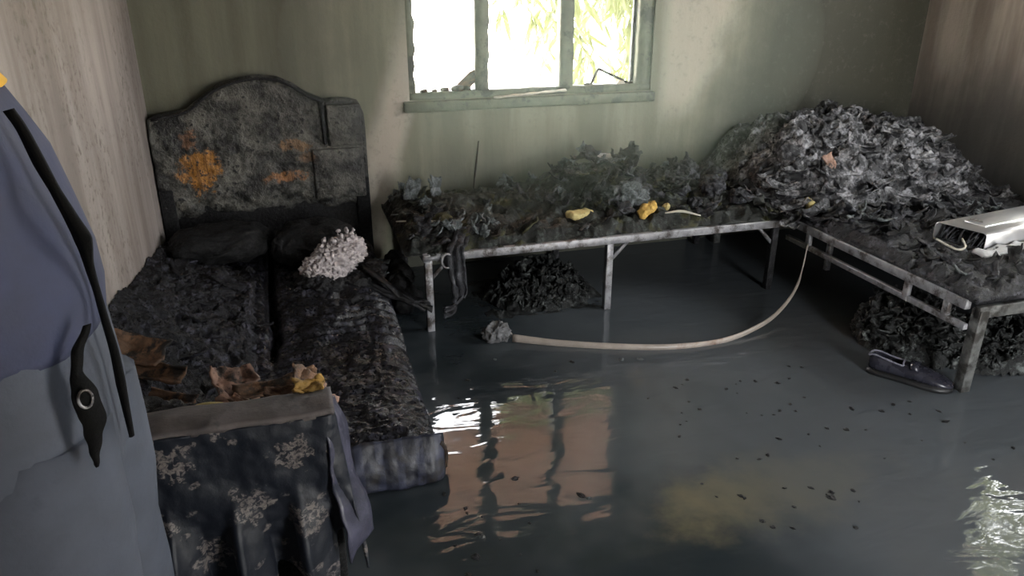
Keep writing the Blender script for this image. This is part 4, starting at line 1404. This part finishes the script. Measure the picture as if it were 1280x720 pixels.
hp = field((2.30, 3.93), (2.95, 4.13), 300, 230, heap_z, lambda X, Y: np.where(X < 2.5, 0.455, 0.435) + 0 * X, 0.040, 7, 2, 0.018, 0.004)
random.seed(9)
for i in range(150):
    x, y = random.uniform(2.38, 3.85), random.uniform(3.05, 3.95)
    z = float(heap_z(np.array([x]), np.array([y]))[0])
    if y > 3.5:
        continue
    s = random.uniform(0.02, 0.055)
    hp.sheet(scrap_sheet((x, y, z + 0.012), s * 2.0, s * 0.5, i * 2.9, 0.5, 9, (random.uniform(0.0, 0.7), random.uniform(-0.3, 0.3), random.uniform(-0.7, 0.7)), 0.45), 0.004)
tag(hp.build('burnt_clothes_heap', 'ash_heap', loc=(3.1, 3.6, 0.43)), 'tall heap of grey burnt clothes on the bed with double rails', 'clothes heap', kind='stuff')
rag('cloth_scrap', 'cloth_pink', (2.76, 3.36, 0.665), 0.035, 0.045, 3, (1.0, -0.2, 0.2), 'dull red scrap of cloth in the heap of burnt clothes', 'scrap')
foam((2.59, 3.24, 0.475), 0.045, 0.05, 0.035, 0.3, 'foam_pale', 21, 'cream foam scrap at the foot of the tall clothes heap')
# burnt flakes spread over the mattress
random.seed(41)
spots3 = []
while len(spots3) < 74:
    x, y = random.uniform(2.56, 3.5), random.uniform(2.14, 3.1)
    if not under_box(x, y, 0.08):
        spots3.append((x, y))
size3 = [random.uniform(0.02, 0.045) for _ in spots3]
box_spots = [(2.86 + u * math.cos(R(9)) - w * math.sin(R(9)), 2.55 + u * math.sin(R(9)) + w * math.cos(R(9)), 0.05) for u in np.arange(0, 1.0, 0.05) for w in (-0.16, -0.09, 0.0, 0.09)]
box_spots += [(2.70, 2.52, 0.02), (2.72, 2.47, 0.02), (2.76, 2.44, 0.02), (2.81, 2.47, 0.03), (2.59, 3.24, 0.06)]
spots3 = spread(spots3, [q * 1.05 for q in size3], box_spots, (2.57, 3.55, 2.15, 3.05))
for i, (x, y) in enumerate(spots3):
    s = size3[i]
    x, y = float(x), float(y)
    z = float(b3_z(np.array([x]), np.array([y]))[0])
    rag('char_flake', ('ash_scrap' if i % 8 == 1 else 'ash_flat') if i % 2 else 'char', (x, y, z + s * 0.3), s * 1.3, s * 0.6, i * 4.1, (random.uniform(-0.7, 0.7), random.uniform(-0.7, 0.7), random.uniform(0, 6.28)),
        'curled %s flake on the burnt mattress %s' % ('ash grey' if i % 2 else 'black char', 'at the foot of the clothes heap' if y > 2.8 else 'beside the pale wire loop' if y > 2.45 else 'near the foot end rail'), 'flake', 'char flakes on the flat burnt mattress', n=7, amp=0.5)
tag(MB().tube(path([(2.70, 2.52, 0.515), (2.735, 2.44, 0.492), (2.79, 2.445, 0.494), (2.825, 2.50, 0.510)], 20), 0.005, 6).build('wire_loop', 'stick_pale', loc=(2.75, 2.48, 0.47)),
    'thin pale loop of wire before the open end of the aluminium box', 'wire')

# aluminium box section, end open and sooty
ab = tag(empty('aluminium_box', (2.86, 2.55, 0.46)), 'shiny hollow aluminium box section lying on the flat burnt mattress', 'metal box')
E8 = np.array(Matrix.Rotation(R(9), 3, 'Z'))


def box_ring(x, w, h, r, skew=0.0, n=5):
    out = []
    for cx, cz, a0 in ((w / 2 - r, h / 2 - r, 0), (-w / 2 + r, h / 2 - r, 90), (-w / 2 + r, -h / 2 + r, 180), (w / 2 - r, -h / 2 + r, 270)):
        for k in range(n):
            a = R(a0 + 90 * k / (n - 1))
            yy, zz = cx + r * math.cos(a), cz + r * math.sin(a)
            out.append(np.array([x + skew * yy, yy, zz]))
    return out


def put_ab(rings):
    return [[Vector(E8 @ p + np.array([2.86, 2.55, 0.502])) for p in r] for r in rings]


Wd, Hh = 0.225, 0.088
m = MB()
sk = -0.18
m.loft(put_ab([box_ring(0, Wd - 0.008, Hh - 0.008, 0.016, sk), box_ring(0, Wd, Hh, 0.02, sk), box_ring(0.5, Wd, Hh, 0.02), box_ring(0.98, Wd, Hh, 0.02)]), cap=False)
m.loft(put_ab([box_ring(0, Wd - 0.008, Hh - 0.008, 0.016, sk), box_ring(0.5, Wd - 0.008, Hh - 0.008, 0.016), box_ring(0.98, Wd - 0.008, Hh - 0.008, 0.016)]), cap=False)
m.build('casing', 'aluminium', ab)
for yy, hw in ((0.0, 0.052),):
    q = MB()
    q.box((0.09, yy - hw, Hh / 2 - 0.004), (0.96, yy + hw, Hh / 2 + 0.007), 0.003)
    q.v = [tuple(E8 @ np.array(p) + np.array([2.86, 2.55, 0.502])) for p in q.v]
    q.build('raised_band', 'aluminium', ab)
q = MB()
q.loft(put_ab([box_ring(0.05, Wd - 0.01, Hh - 0.01, 0.016), box_ring(0.06, Wd - 0.01, Hh - 0.01, 0.016)]))
q.build('soot_plug', 'char_shade', ab)
q = MB()
random.seed(2)
for i in range(26):
    y0, z0 = random.uniform(-0.09, 0.09), random.uniform(-0.03, 0.03)
    p = path([(0.055, y0, z0), (0.02, y0 + random.uniform(-0.02, 0.02), z0 + random.uniform(-0.015, 0.01)), (-0.005 + 0.18 * -y0 * 0, y0 + random.uniform(-0.02, 0.02), -0.032)], 8)
    q.tube([tuple(E8 @ np.array(k) + np.array([2.86, 2.55, 0.502])) for k in p], 0.003, 5)
q.build('burnt_fibres', 'ash_flat', ab)
# pale crust lying under the near side of the box
cr = MB()
P = np.zeros((40, 8, 3))
for i in range(40):
    for j in range(8):
        x = 2.80 + i * 0.022
        P[i, j] = (x, 2.352 + 0.158 * (x - 2.86) + j * 0.0105, 0.477 + 0.006 * math.sin(i))
P += vn(P * 16, 3) * 0.012
cr.sheet(P, 0.008)
tag(fix_normals(cr.build('plaster_crust', 'ash_white', loc=(3.2, 2.4, 0.46))), 'pale crust of ash along the near side of the aluminium box', 'ash')

# debris under the right-hand bed
random.seed(17)


def d3(X, Y):
    P = np.stack([X, Y, 0 * X], -1)
    k1 = np.clip(1 - ((X - 2.64) / 0.2) ** 2 - ((Y - 2.52) / 0.24) ** 2, 0, 1) ** 0.5
    k2 = np.clip(1 - ((X - 2.98) / 0.35) ** 2 - ((Y - 2.32) / 0.2) ** 2, 0, 1) ** 0.5
    return 0.012 + 0.12 * k1 + np.maximum(0, 0.06 * k2 - 0.05 * k1) + 0.035 * ridged(P * 10 + 2, 4) * np.maximum(k1, k2)


d = field((2.40, 3.4), (2.12, 2.85), 110, 80, d3, 0.008, 0.02, 13, 8, 0.012, 0.020)
for i in range(1300):
    x, y = random.uniform(2.44, 3.25), random.uniform(2.16, 2.74)
    z = float(d3(np.array([x]), np.array([y]))[0])
    if z < 0.022 or abs((x - 2.305) * 0.785 + (y - 2.355) * 0.62) < 0.10:
        continue
    z = min(0.02 + (z - 0.02) * random.uniform(0.7, 1.9), 0.235)
    d.sheet(scrap_sheet((x, y, z), random.uniform(0.012, 0.03), random.uniform(0.01, 0.024), i * 1.3, 0.6, 6, (random.uniform(-1.2, 1.2), random.uniform(-1.2, 1.2), random.uniform(0, 6.28)), 0.6), 0.004)
tag(d.build('debris_pile', 'debris_mix', loc=(2.8, 2.4, 0.012)), 'heap of black burnt scraps on the floor behind the shoe', 'debris', kind='stuff')


# shoe
def shoe():
    L = 0.285
    root = tag(empty('shoe', (2.305, 2.355, 0.012)), 'black slip-on shoe standing in the water by the bed leg', 'shoe')
    dirv = np.array([0.62, -0.785, 0.0])
    dirv /= np.linalg.norm(dirv)
    side = np.array([-dirv[1], dirv[0], 0])
    org = np.array([2.305, 2.355, 0.012])

    def W(p):
        return Vector(org + dirv * p[0] + side * p[1] + np.array([0, 0, p[2]]))
    st = [(0.0, 0.022, 0.066), (0.012, 0.031, 0.074), (0.04, 0.036, 0.072), (0.08, 0.037, 0.064), (0.115, 0.039, 0.060), (0.15, 0.043, 0.066), (0.185, 0.048, 0.058), (0.22, 0.049, 0.048), (0.25, 0.043, 0.040), (0.272, 0.030, 0.032), (0.284, 0.012, 0.022)]
    st = [(x * 1.16, w * 1.12, 0.016 + (h - 0.016) * 1.35) for x, w, h in st]
    rings = []
    for x, w, h in st:
        r = []
        for k in range(16):
            a = 2 * math.pi * k / 16
            c, s = math.cos(a), math.sin(a)
            yy = w * math.copysign(abs(c) ** 0.7, c)
            zz = 0.016 + (h - 0.016) * (0.5 + 0.5 * math.copysign(abs(s) ** 0.7, s))
            r.append((x, yy * (1 - 0.25 * max(0, s)), zz))
        rings.append(r)
    m = MB()
    # upper, open on top between stations 0..5
    seg = 16
    v = [W(p) for r in rings for p in r]
    f = []
    for i in range(len(rings) - 1):
        for k in range(seg):
            k2 = (k + 1) % seg
            if i < 4 and k in (2, 3, 4, 5):
                continue
            f.append((i * seg + k, i * seg + k2, (i + 1) * seg + k2, (i + 1) * seg + k))
    f.append(tuple((len(rings) - 1) * seg + k for k in range(seg)))
    f.append(tuple(k for k in range(seg) if k not in (3, 4, 5))[::-1])
    m.add(v, f)
    up = m.build('upper', 'shoe_leather', root)
    so = up.modifiers.new('thickness', 'SOLIDIFY')
    so.thickness = 0.004
    ss = up.modifiers.new('smooth', 'SUBSURF')
    ss.levels = ss.render_levels = 1
    # rim of the opening
    loop = [rings[i][2] for i in range(5)] + [rings[4][k] for k in (3, 4, 5)] + [rings[i][6] for i in range(4, -1, -1)]
    loop = [W((p[0], p[1], p[2] + 0.002)) for p in loop] + [W((rings[0][4][0], 0, rings[0][4][2]))]
    pts = path([tuple(p) for p in loop + [loop[0]]], 60)
    MB().tube([tuple(p) for p in pts], 0.004, 6).build('collar', 'shoe_trim', root)
    # sole
    rs = []
    for z in (-0.002, 0.018):
        rs.append([W((x, w * 1.06, z)) for x, w, h in st] + [W((x, -w * 1.06, z)) for x, w, h in st[::-1]])
    MB().loft(rs).build('sole', 'shoe_sole', root)
    MB().ribbon([W((0.18, -0.042, 0.068)), W((0.177, -0.024, 0.083)), W((0.174, 0, 0.087)), W((0.177, 0.024, 0.083)), W((0.18, 0.042, 0.068))],
                [tuple(dirv * 0.03)] * 5, 0.005).build('vamp_band', 'shoe_leather', root)


shoe()

# curved strip from the bed rail onto the floor
sp = path([(0.905, 3.05, 0.026), (1.10, 2.945, 0.022), (1.37, 2.83, 0.022), (1.61, 2.765, 0.022), (1.86, 2.765, 0.022), (2.10, 2.83, 0.045), (2.28, 2.93, 0.075), (2.41, 3.02, 0.135), (2.475, 3.08, 0.22), (2.498, 3.10, 0.31)], 80)
wid = []
for i in range(len(sp)):
    t = i / (len(sp) - 1)
    wid.append((0.0, 0.004 + 0.010 * t, 0.034 * (1 - t) ** 2 + 0.012) if t < 0.8 else (0.012 * (t - 0.8) * 5, 0.012, 0.013))
tag(MB().ribbon([tuple(p) for p in sp], wid, 0.006).build('edging_strip', 'strip', loc=(1.6, 2.8, 0.012)),
    'long pale flexible strip curving from a bed rail across the water', 'strip')

# bits floating on the water
random.seed(8)
fl_me = []
for k in range(4):
    b_ = MB().blob((0, 0, 0), 1.0, 2, 0.45, 1.6, k * 5.5, (1.0, 0.75, 0.4))
    me = bpy.data.meshes.new('floating_char')
    me.from_pydata(b_.v, [], b_.f)
    me.materials.append(M['char' if k < 3 else 'ash_scrap'])
    fl_me.append(me)
spots = [(1.72, 2.42), (1.78, 2.40), (1.86, 2.36), (1.93, 2.38), (1.70, 2.15), (1.74, 2.17), (2.02, 2.10), (2.12, 2.05), (2.20, 2.08), (2.30, 1.92), (1.90, 1.98), (1.62, 2.0),
         (1.55, 1.72), (1.60, 1.68), (1.58, 1.66), (1.30, 1.62), (0.80, 1.90), (0.82, 1.88), (0.62, 2.05), (0.42, 1.92), (0.44, 1.80), (0.40, 1.72), (0.36, 1.66), (1.0, 2.72), (0.78, 2.90), (1.1, 2.78), (1.32, 2.74), (1.40, 2.72), (0.55, 2.62), (0.62, 2.75)]
spots += [(random.uniform(1.2, 2.4), random.uniform(1.5, 2.5)) for _ in range(46)]
spots += [(random.uniform(0.32, 0.6), random.uniform(1.5, 2.05)) for _ in range(16)]
for i, (x, y) in enumerate(spots):
    k = 3 if i in (17, 26, 27, 20, 24) else random.randint(0, 2)
    o = bpy.data.objects.new('floating_char', fl_me[k])
    COL.objects.link(o)
    s = random.uniform(0.004, 0.010) * (1.5 if i < 30 else 1)
    o.scale = (s * random.uniform(0.9, 1.3), s, s)
    o.location = (x, y, 0.012)
    o.rotation_euler = (0, 0, random.uniform(0, 6.28))
    if k == 3:
        tag(o, 'small pale ash crumb floating on the dark water', 'crumb', 'ash crumbs on the water')
    else:
        w_ = ('beside the end of the mattress' if x < 0.62 else 'near the pale curving strip' if y > 2.55 else 'in the mirrored light of the window' if x < 1.15 else 'around the muddy patch' if y < 1.95 else 'on the open water before the shoe')
        tag(o, 'small black crumb of char floating ' + w_, 'crumb', 'char crumbs on the water')


# ------------------------------------------------------------------ person by the left wall, facing the bed side, seen from their right
def person():
    cx, cy = -0.475, 1.25
    root = tag(empty('person', (cx, cy, 0)), 'person in navy shirt and grey work trousers with a black strap, standing by the wall', 'person')

    def ell(z, x, y, rx, ry, n=32, p=2.3):
        out = []
        for k in range(n):
            a = 2 * math.pi * k / n
            c, s = math.cos(a), math.sin(a)
            out.append(Vector((cx + x + rx * math.copysign(abs(c) ** (2 / p), c), cy + y + ry * math.copysign(abs(s) ** (2 / p), s), z)))
        return out

    # body under the clothes: one skinned surface
    J = {'pelvis': (0, 0, 0.98), 'waist': (0, 0, 1.12), 'chest': (0.0, 0, 1.34), 'neckb': (0.0, 0, 1.50), 'neckt': (0.015, 0, 1.58), 'skull': (0.025, 0, 1.68), 'crown': (0.015, 0, 1.755), 'chin': (0.075, 0, 1.60)}
    Rr = {'pelvis': (0.12, 0.11), 'waist': (0.12, 0.11), 'chest': (0.13, 0.10), 'neckb': (0.065, 0.065), 'neckt': (0.055, 0.055), 'skull': (0.078, 0.09), 'crown': (0.055, 0.06), 'chin': (0.035, 0.035)}
    Ed = [('pelvis', 'waist'), ('waist', 'chest'), ('chest', 'neckb'), ('neckb', 'neckt'), ('neckt', 'skull'), ('skull', 'crown'), ('skull', 'chin')]
    for s, t in ((-1, 'r'), (1, 'l')):
        J.update({'sh' + t: (-0.02, s * 0.17, 1.44), 'el' + t: (-0.085, s * 0.215, 1.16), 'wr' + t: (-0.09, s * 0.215, 0.92), 'pa' + t: (-0.09, s * 0.21, 0.84),
                  'hi' + t: (0, s * 0.09, 0.92), 'kn' + t: (0.02, s * 0.095, 0.50), 'an' + t: (-0.02, s * 0.10, 0.09), 'to' + t: (0.13, s * 0.11, 0.045)})
        Rr.update({'sh' + t: (0.06, 0.06), 'el' + t: (0.042, 0.042), 'wr' + t: (0.029, 0.027), 'pa' + t: (0.036, 0.018), 'hi' + t: (0.09, 0.09), 'kn' + t: (0.06, 0.06), 'an' + t: (0.042, 0.042), 'to' + t: (0.035, 0.03)})
        Ed += [('chest', 'sh' + t), ('sh' + t, 'el' + t), ('el' + t, 'wr' + t), ('wr' + t, 'pa' + t), ('pelvis', 'hi' + t), ('hi' + t, 'kn' + t), ('kn' + t, 'an' + t), ('an' + t, 'to' + t)]
        for fi, (dx, L) in enumerate(((0.030, 0.075), (0.010, 0.085), (-0.010, 0.078), (-0.028, 0.062))):
            a, b = 'f%d%sa' % (fi, t), 'f%d%sb' % (fi, t)
            J[a] = (dx - 0.09, s * 0.207, 0.80 - L * 0.35)
            J[b] = (dx - 0.078, s * 0.192, 0.80 - L)
            Rr[a] = Rr[b] = (0.0095, 0.0095)
            Ed += [('pa' + t, a), (a, b)]
        J['t' + t + 'a'] = (-0.045, s * 0.197, 0.845)
        J['t' + t + 'b'] = (-0.035, s * 0.188, 0.80)
        Rr['t' + t + 'a'] = Rr['t' + t + 'b'] = (0.011, 0.011)
        Ed += [('pa' + t, 't' + t + 'a'), ('t' + t + 'a', 't' + t + 'b')]
    names = list(J)
    me = bpy.data.meshes.new('body')
    me.from_pydata([J[k] for k in names], [(names.index(a), names.index(b)) for a, b in Ed], [])
    bm = bmesh.new()
    bm.from_mesh(me)
    lay = bm.verts.layers.skin.verify()
    bm.verts.ensure_lookup_table()
    for i, k in enumerate(names):
        bm.verts[i][lay].radius = Rr[k]
        bm.verts[i][lay].use_root = (k == 'pelvis')
    bm.to_mesh(me)
    bm.free()
    me.materials.append(M['skin'])
    body = bpy.data.objects.new('body', me)
    COL.objects.link(body)
    body.parent = root
    md = body.modifiers.new('skin', 'SKIN')
    md.use_smooth_shade = True
    sb = body.modifiers.new('sub', 'SUBSURF')
    sb.levels = sb.render_levels = 2
    # face and hair
    h = MB()
    h.blob((cx + 0.012, cy, 1.70), 0.098, 4, 0.04, 30, 2, (1.02, 0.88, 1.0), 1.665)
    h.build('hair', 'hair', root)
    MB().blob((cx + 0.115, cy, 1.655), 0.017, 2, 0.05, 10, 1, (1.2, 0.8, 1.4)).build('nose', 'skin', root)
    for s in (-1, 1):
        MB().blob((cx + 0.10, cy + s * 0.03, 1.682), 0.010, 2, 0.02, 8, 2).build('eye', 'ash_white', root)
        MB().blob((cx + 0.015, cy + s * 0.088, 1.66), 0.028, 2, 0.08, 12, 3, (0.6, 0.35, 1.1)).build('ear', 'skin', root)
    MB().blob((cx + 0.100, cy, 1.618), 0.020, 2, 0.03, 10, 4, (0.5, 1.1, 0.35)).build('mouth', 'cloth_brown', root)

    # shirt
    def wr(rings, amp, fr, seed):
        out = []
        for r in rings:
            A = np.array([p[:] for p in r])
            A = A + vn(A * np.array([1, 1, 0.6]) * fr + seed, 3) * amp
            out.append([Vector(p) for p in A])
        return out
    prof = [(1.085, 0.0, 0.158, 0.200), (1.10, 0.0, 0.160, 0.202), (1.15, 0.002, 0.162, 0.203), (1.20, 0.002, 0.160, 0.203), (1.25, 0.0, 0.155, 0.202), (1.30, -0.005, 0.146, 0.202),
            (1.35, -0.010, 0.137, 0.204), (1.40, -0.018, 0.126, 0.206), (1.44, -0.025, 0.115, 0.203), (1.475, -0.03, 0.098, 0.178), (1.50, -0.03, 0.080, 0.130), (1.515, -0.025, 0.070, 0.085)]
    m = MB().loft(wr([ell(z, x, 0, rx, ry, 48) for z, x, rx, ry in prof], 0.008, 8, 3), cap=False)
    for s in (-1, 1):
        slv = []
        for t in np.linspace(0, 1, 9):
            px, py, pz = -0.03 - 0.035 * t, s * (0.165 + 0.05 * t), 1.455 - 0.25 * t
            slv.append([Vector((cx + px + (0.068 - 0.004 * t) * math.cos(a), cy + py + (0.068 - 0.012 * t) * math.sin(a) * 0.9, pz + 0.03 * math.sin(a) * s * (1 - t))) for a in (2 * math.pi * k / 20 for k in range(20))])
        m.loft(wr(slv, 0.007, 10, 5), cap=False)
    sh = m.build('shirt', 'shirt_navy', root)
    so = sh.modifiers.new('thickness', 'SOLIDIFY')
    so.thickness = 0.004
    # yellow yoke over the shoulders
    yk = MB().loft(wr([ell(z, x, 0, rx + 0.006, ry + 0.006, 48) for z, x, rx, ry in ((1.452, -0.027, 0.112, 0.199), (1.475, -0.03, 0.099, 0.178), (1.50, -0.03, 0.082, 0.130), (1.518, -0.025, 0.072, 0.087))], 0.004, 8, 3), cap=False)
    yk = yk.build('shoulder_yoke', 'shirt_yellow', root)
    so = yk.modifiers.new('thickness', 'SOLIDIFY')
    so.thickness = 0.003
    # trousers
    m = MB()
    m.loft(wr([ell(z, x, 0, rx, ry, 48) for z, x, rx, ry in ((1.125, 0.0, 0.150, 0.192), (1.09, 0.0, 0.155, 0.198), (1.04, 0.0, 0.160, 0.203), (0.98, 0.0, 0.163, 0.206), (0.92, 0.0, 0.164, 0.206), (0.86, 0.0, 0.160, 0.200), (0.80, 0.0, 0.12, 0.15))], 0.009, 7, 9))
    for s in (-1, 1):
        m.loft(wr([ell(z, x, s * y, rx, ry, 32) for z, x, y, rx, ry in ((0.95, 0.0, 0.10, 0.158, 0.103), (0.85, 0.002, 0.102, 0.160, 0.103), (0.75, 0.005, 0.104, 0.157, 0.101), (0.62, 0.008, 0.106, 0.150, 0.098), (0.50, 0.010, 0.107, 0.140, 0.095), (0.36, 0.005, 0.108, 0.130, 0.092), (0.20, -0.005, 0.110, 0.122, 0.090), (0.08, -0.01, 0.110, 0.118, 0.088))], 0.020, 9, 12))
    m.build('trousers', 'trousers', root)
    for s in (-1, 1):
        q = []
        for x, w, hh in ((-0.10, 0.035, 0.09), (-0.07, 0.048, 0.11), (0.0, 0.050, 0.11), (0.07, 0.054, 0.075), (0.13, 0.052, 0.06), (0.165, 0.03, 0.04)):
            q.append([Vector((cx + x, cy + s * 0.11 + w * math.cos(a), max(0.004, 0.005 + hh * 0.5 + hh * 0.5 * math.sin(a) * 1.05))) for a in (2 * math.pi * k / 16 for k in range(16))])
        MB().loft(q).build('boot', 'boot', root)
    # strap hanging down the front
    pts = [(-0.352, 1.175, 1.432), (-0.340, 1.17, 1.406), (-0.326, 1.16, 1.361), (-0.312, 1.15, 1.323), (-0.300, 1.15, 1.282), (-0.293, 1.155, 1.248), (-0.297, 1.17, 1.205), (-0.297, 1.18, 1.160), (-0.295, 1.18, 1.114), (-0.292, 1.18, 1.059), (-0.293, 1.18, 0.988), (-0.294, 1.18, 0.905)]
    wd = [0.014, 0.014, 0.018, 0.014, 0.020, 0.028, 0.014, 0.009, 0.010, 0.012, 0.015, 0.006]
    n = 60
    pp = path(pts, n)
    ww = np.interp(np.linspace(0, 1, len(pp)), np.linspace(0, 1, len(wd)), wd)
    MB().ribbon([tuple(p) for p in pp], [(0.85 * w, -0.5 * w, 0.25 * w) for w in ww], 0.006).build('strap', 'strap_black', root)
    # flat black ribbon painting the dark gap at the hip, with a ring
    ys = 1.046
    pts = [(-0.300, ys + 0.060, 1.14), (-0.312, ys + 0.040, 1.112), (-0.318, ys + 0.026, 1.083), (-0.312, ys + 0.016, 1.052), (-0.308, ys + 0.012, 1.015), (-0.312, ys + 0.010, 0.978), (-0.318, ys + 0.010, 0.938)]
    wd = [0.010, 0.016, 0.014, 0.034, 0.034, 0.020, 0.004]
    pp = path(pts, 48)
    ww = np.interp(np.linspace(0, 1, len(pp)), np.linspace(0, 1, len(wd)), wd)
    pp = [p + np.array([0.004 * float(pn(np.array([p[2] * 40, 0, 2]))), 0, 0]) for p in pp]
    pc = MB().ribbon([tuple(p) for p in pp], [(0.85 * w, 0.5 * w, 0) for w in ww], 0.008).build('hip_gap', 'strap_black', root)
    MB().tube([(-0.310 + 0.008 * math.cos(a), ys + 0.008 + 0.004 * math.cos(a), 1.050 + 0.014 * math.sin(a)) for a in np.linspace(0, 6.28, 20)], 0.0022, 6).build('ring', 'bed_metal', pc)


person()


# ------------------------------------------------------------------ let the loose scraps come to rest on what lies below them
from mathutils.bvhtree import BVHTree


def world_mesh(o):
    V = np.empty(len(o.data.vertices) * 3)
    o.data.vertices.foreach_get('co', V)
    return V.reshape(-1, 3) + np.array(o.location), [tuple(p.vertices) for p in o.data.polygons]


def kind_of(*names):
    return [o for o in COL.objects if o.parent is None and o.type == 'MESH' and o.name.split('.')[0] in names]


UP, DN = Vector((0, 0, 1)), Vector((0, 0, -1))


def clearance(V, F, V2, t2):
    """smallest vertical gap between a scrap (V, F) and a mesh below it"""
    g = [v[2] - h[0].z for v in V for h in [t2.ray_cast(Vector((v[0], v[1], 3.0)), DN)] if h[0] is not None]
    lo, hi = V.min(0), V.max(0)
    near = V2[(V2[:, 0] > lo[0]) & (V2[:, 0] < hi[0]) & (V2[:, 1] > lo[1]) & (V2[:, 1] < hi[1])]
    if len(near):
        t = BVHTree.FromPolygons([Vector(p) for p in V], F)
        g += [h[0].z - v[2] for v in near for h in [t.ray_cast(Vector((v[0], v[1], 0.0)), UP)] if h[0] is not None]
    return min(g) if g else None


def settle(scraps, ground, solids, avoid, bed_in):
    def pack(o):
        V, F = world_mesh(o)
        return V, BVHTree.FromPolygons([Vector(p) for p in V], F)
    G = [pack(o) for o in ground]
    done = [pack(o) for o in solids]
    keep = [world_mesh(o)[0] for o in avoid]
    for o in scraps:
        V, F = world_mesh(o)
        for A_ in keep:                              # slide aside from things that lie in the open
            c, lo, hi = V.mean(0), A_.min(0), A_.max(0)
            for _ in range(12):
                if (V[:, 0].max() < lo[0] or V[:, 0].min() > hi[0] or V[:, 1].max() < lo[1] or V[:, 1].min() > hi[1]):
                    break
                d = (V.mean(0) - (lo + hi) / 2) * np.array([1, 1, 0]) + np.array([1e-4, 1e-4, 0])
                d = d / np.linalg.norm(d) * 0.014
                d[1] = abs(d[1]) if V[:, 1].min() < 3.3 and ground[0].name.startswith('burnt_bedding') else d[1]
                V = V + d
                o.location = Vector(np.array(o.location) + d)
        need = []
        for V2, t2 in G:
            g = clearance(V, F, V2, t2)
            if g is not None:
                need.append(-g - bed_in)
        for V2, t2 in done:
            if (V2.max(0)[:2] < V.min(0)[:2]).any() or (V2.min(0)[:2] > V.max(0)[:2]).any():
                continue
            g = clearance(V, F, V2, t2)
            if g is not None:
                need.append(-g - 0.002)
        if need:
            dz = min(max(need), max(need[0], 0.0) + 0.03) if G else max(need)
            o.location.z += dz
            V = V + np.array([0, 0, dz])
        done.append((V, BVHTree.FromPolygons([Vector(p) for p in V], F)))


bed2 = [o for o in kind_of('burnt_bedding') if o.location.x > 0]
scr2 = [o for o in kind_of('cloth_scrap', 'rag_flake') if not (o.location.x > 2.6 and o.location.z > 0.6)]
settle(scr2, bed2, kind_of('charred_lump', 'ash_lump', 'torn_rag', 'burnt_clothes_heap'), [o for o in kind_of('foam_scrap') if o.location.x < 2.4], 0.016)
settle(kind_of('char_flake'), kind_of('burnt_mattress'), kind_of('burnt_clothes_heap', 'plaster_crust'), kind_of('wire_loop'), 0.014)
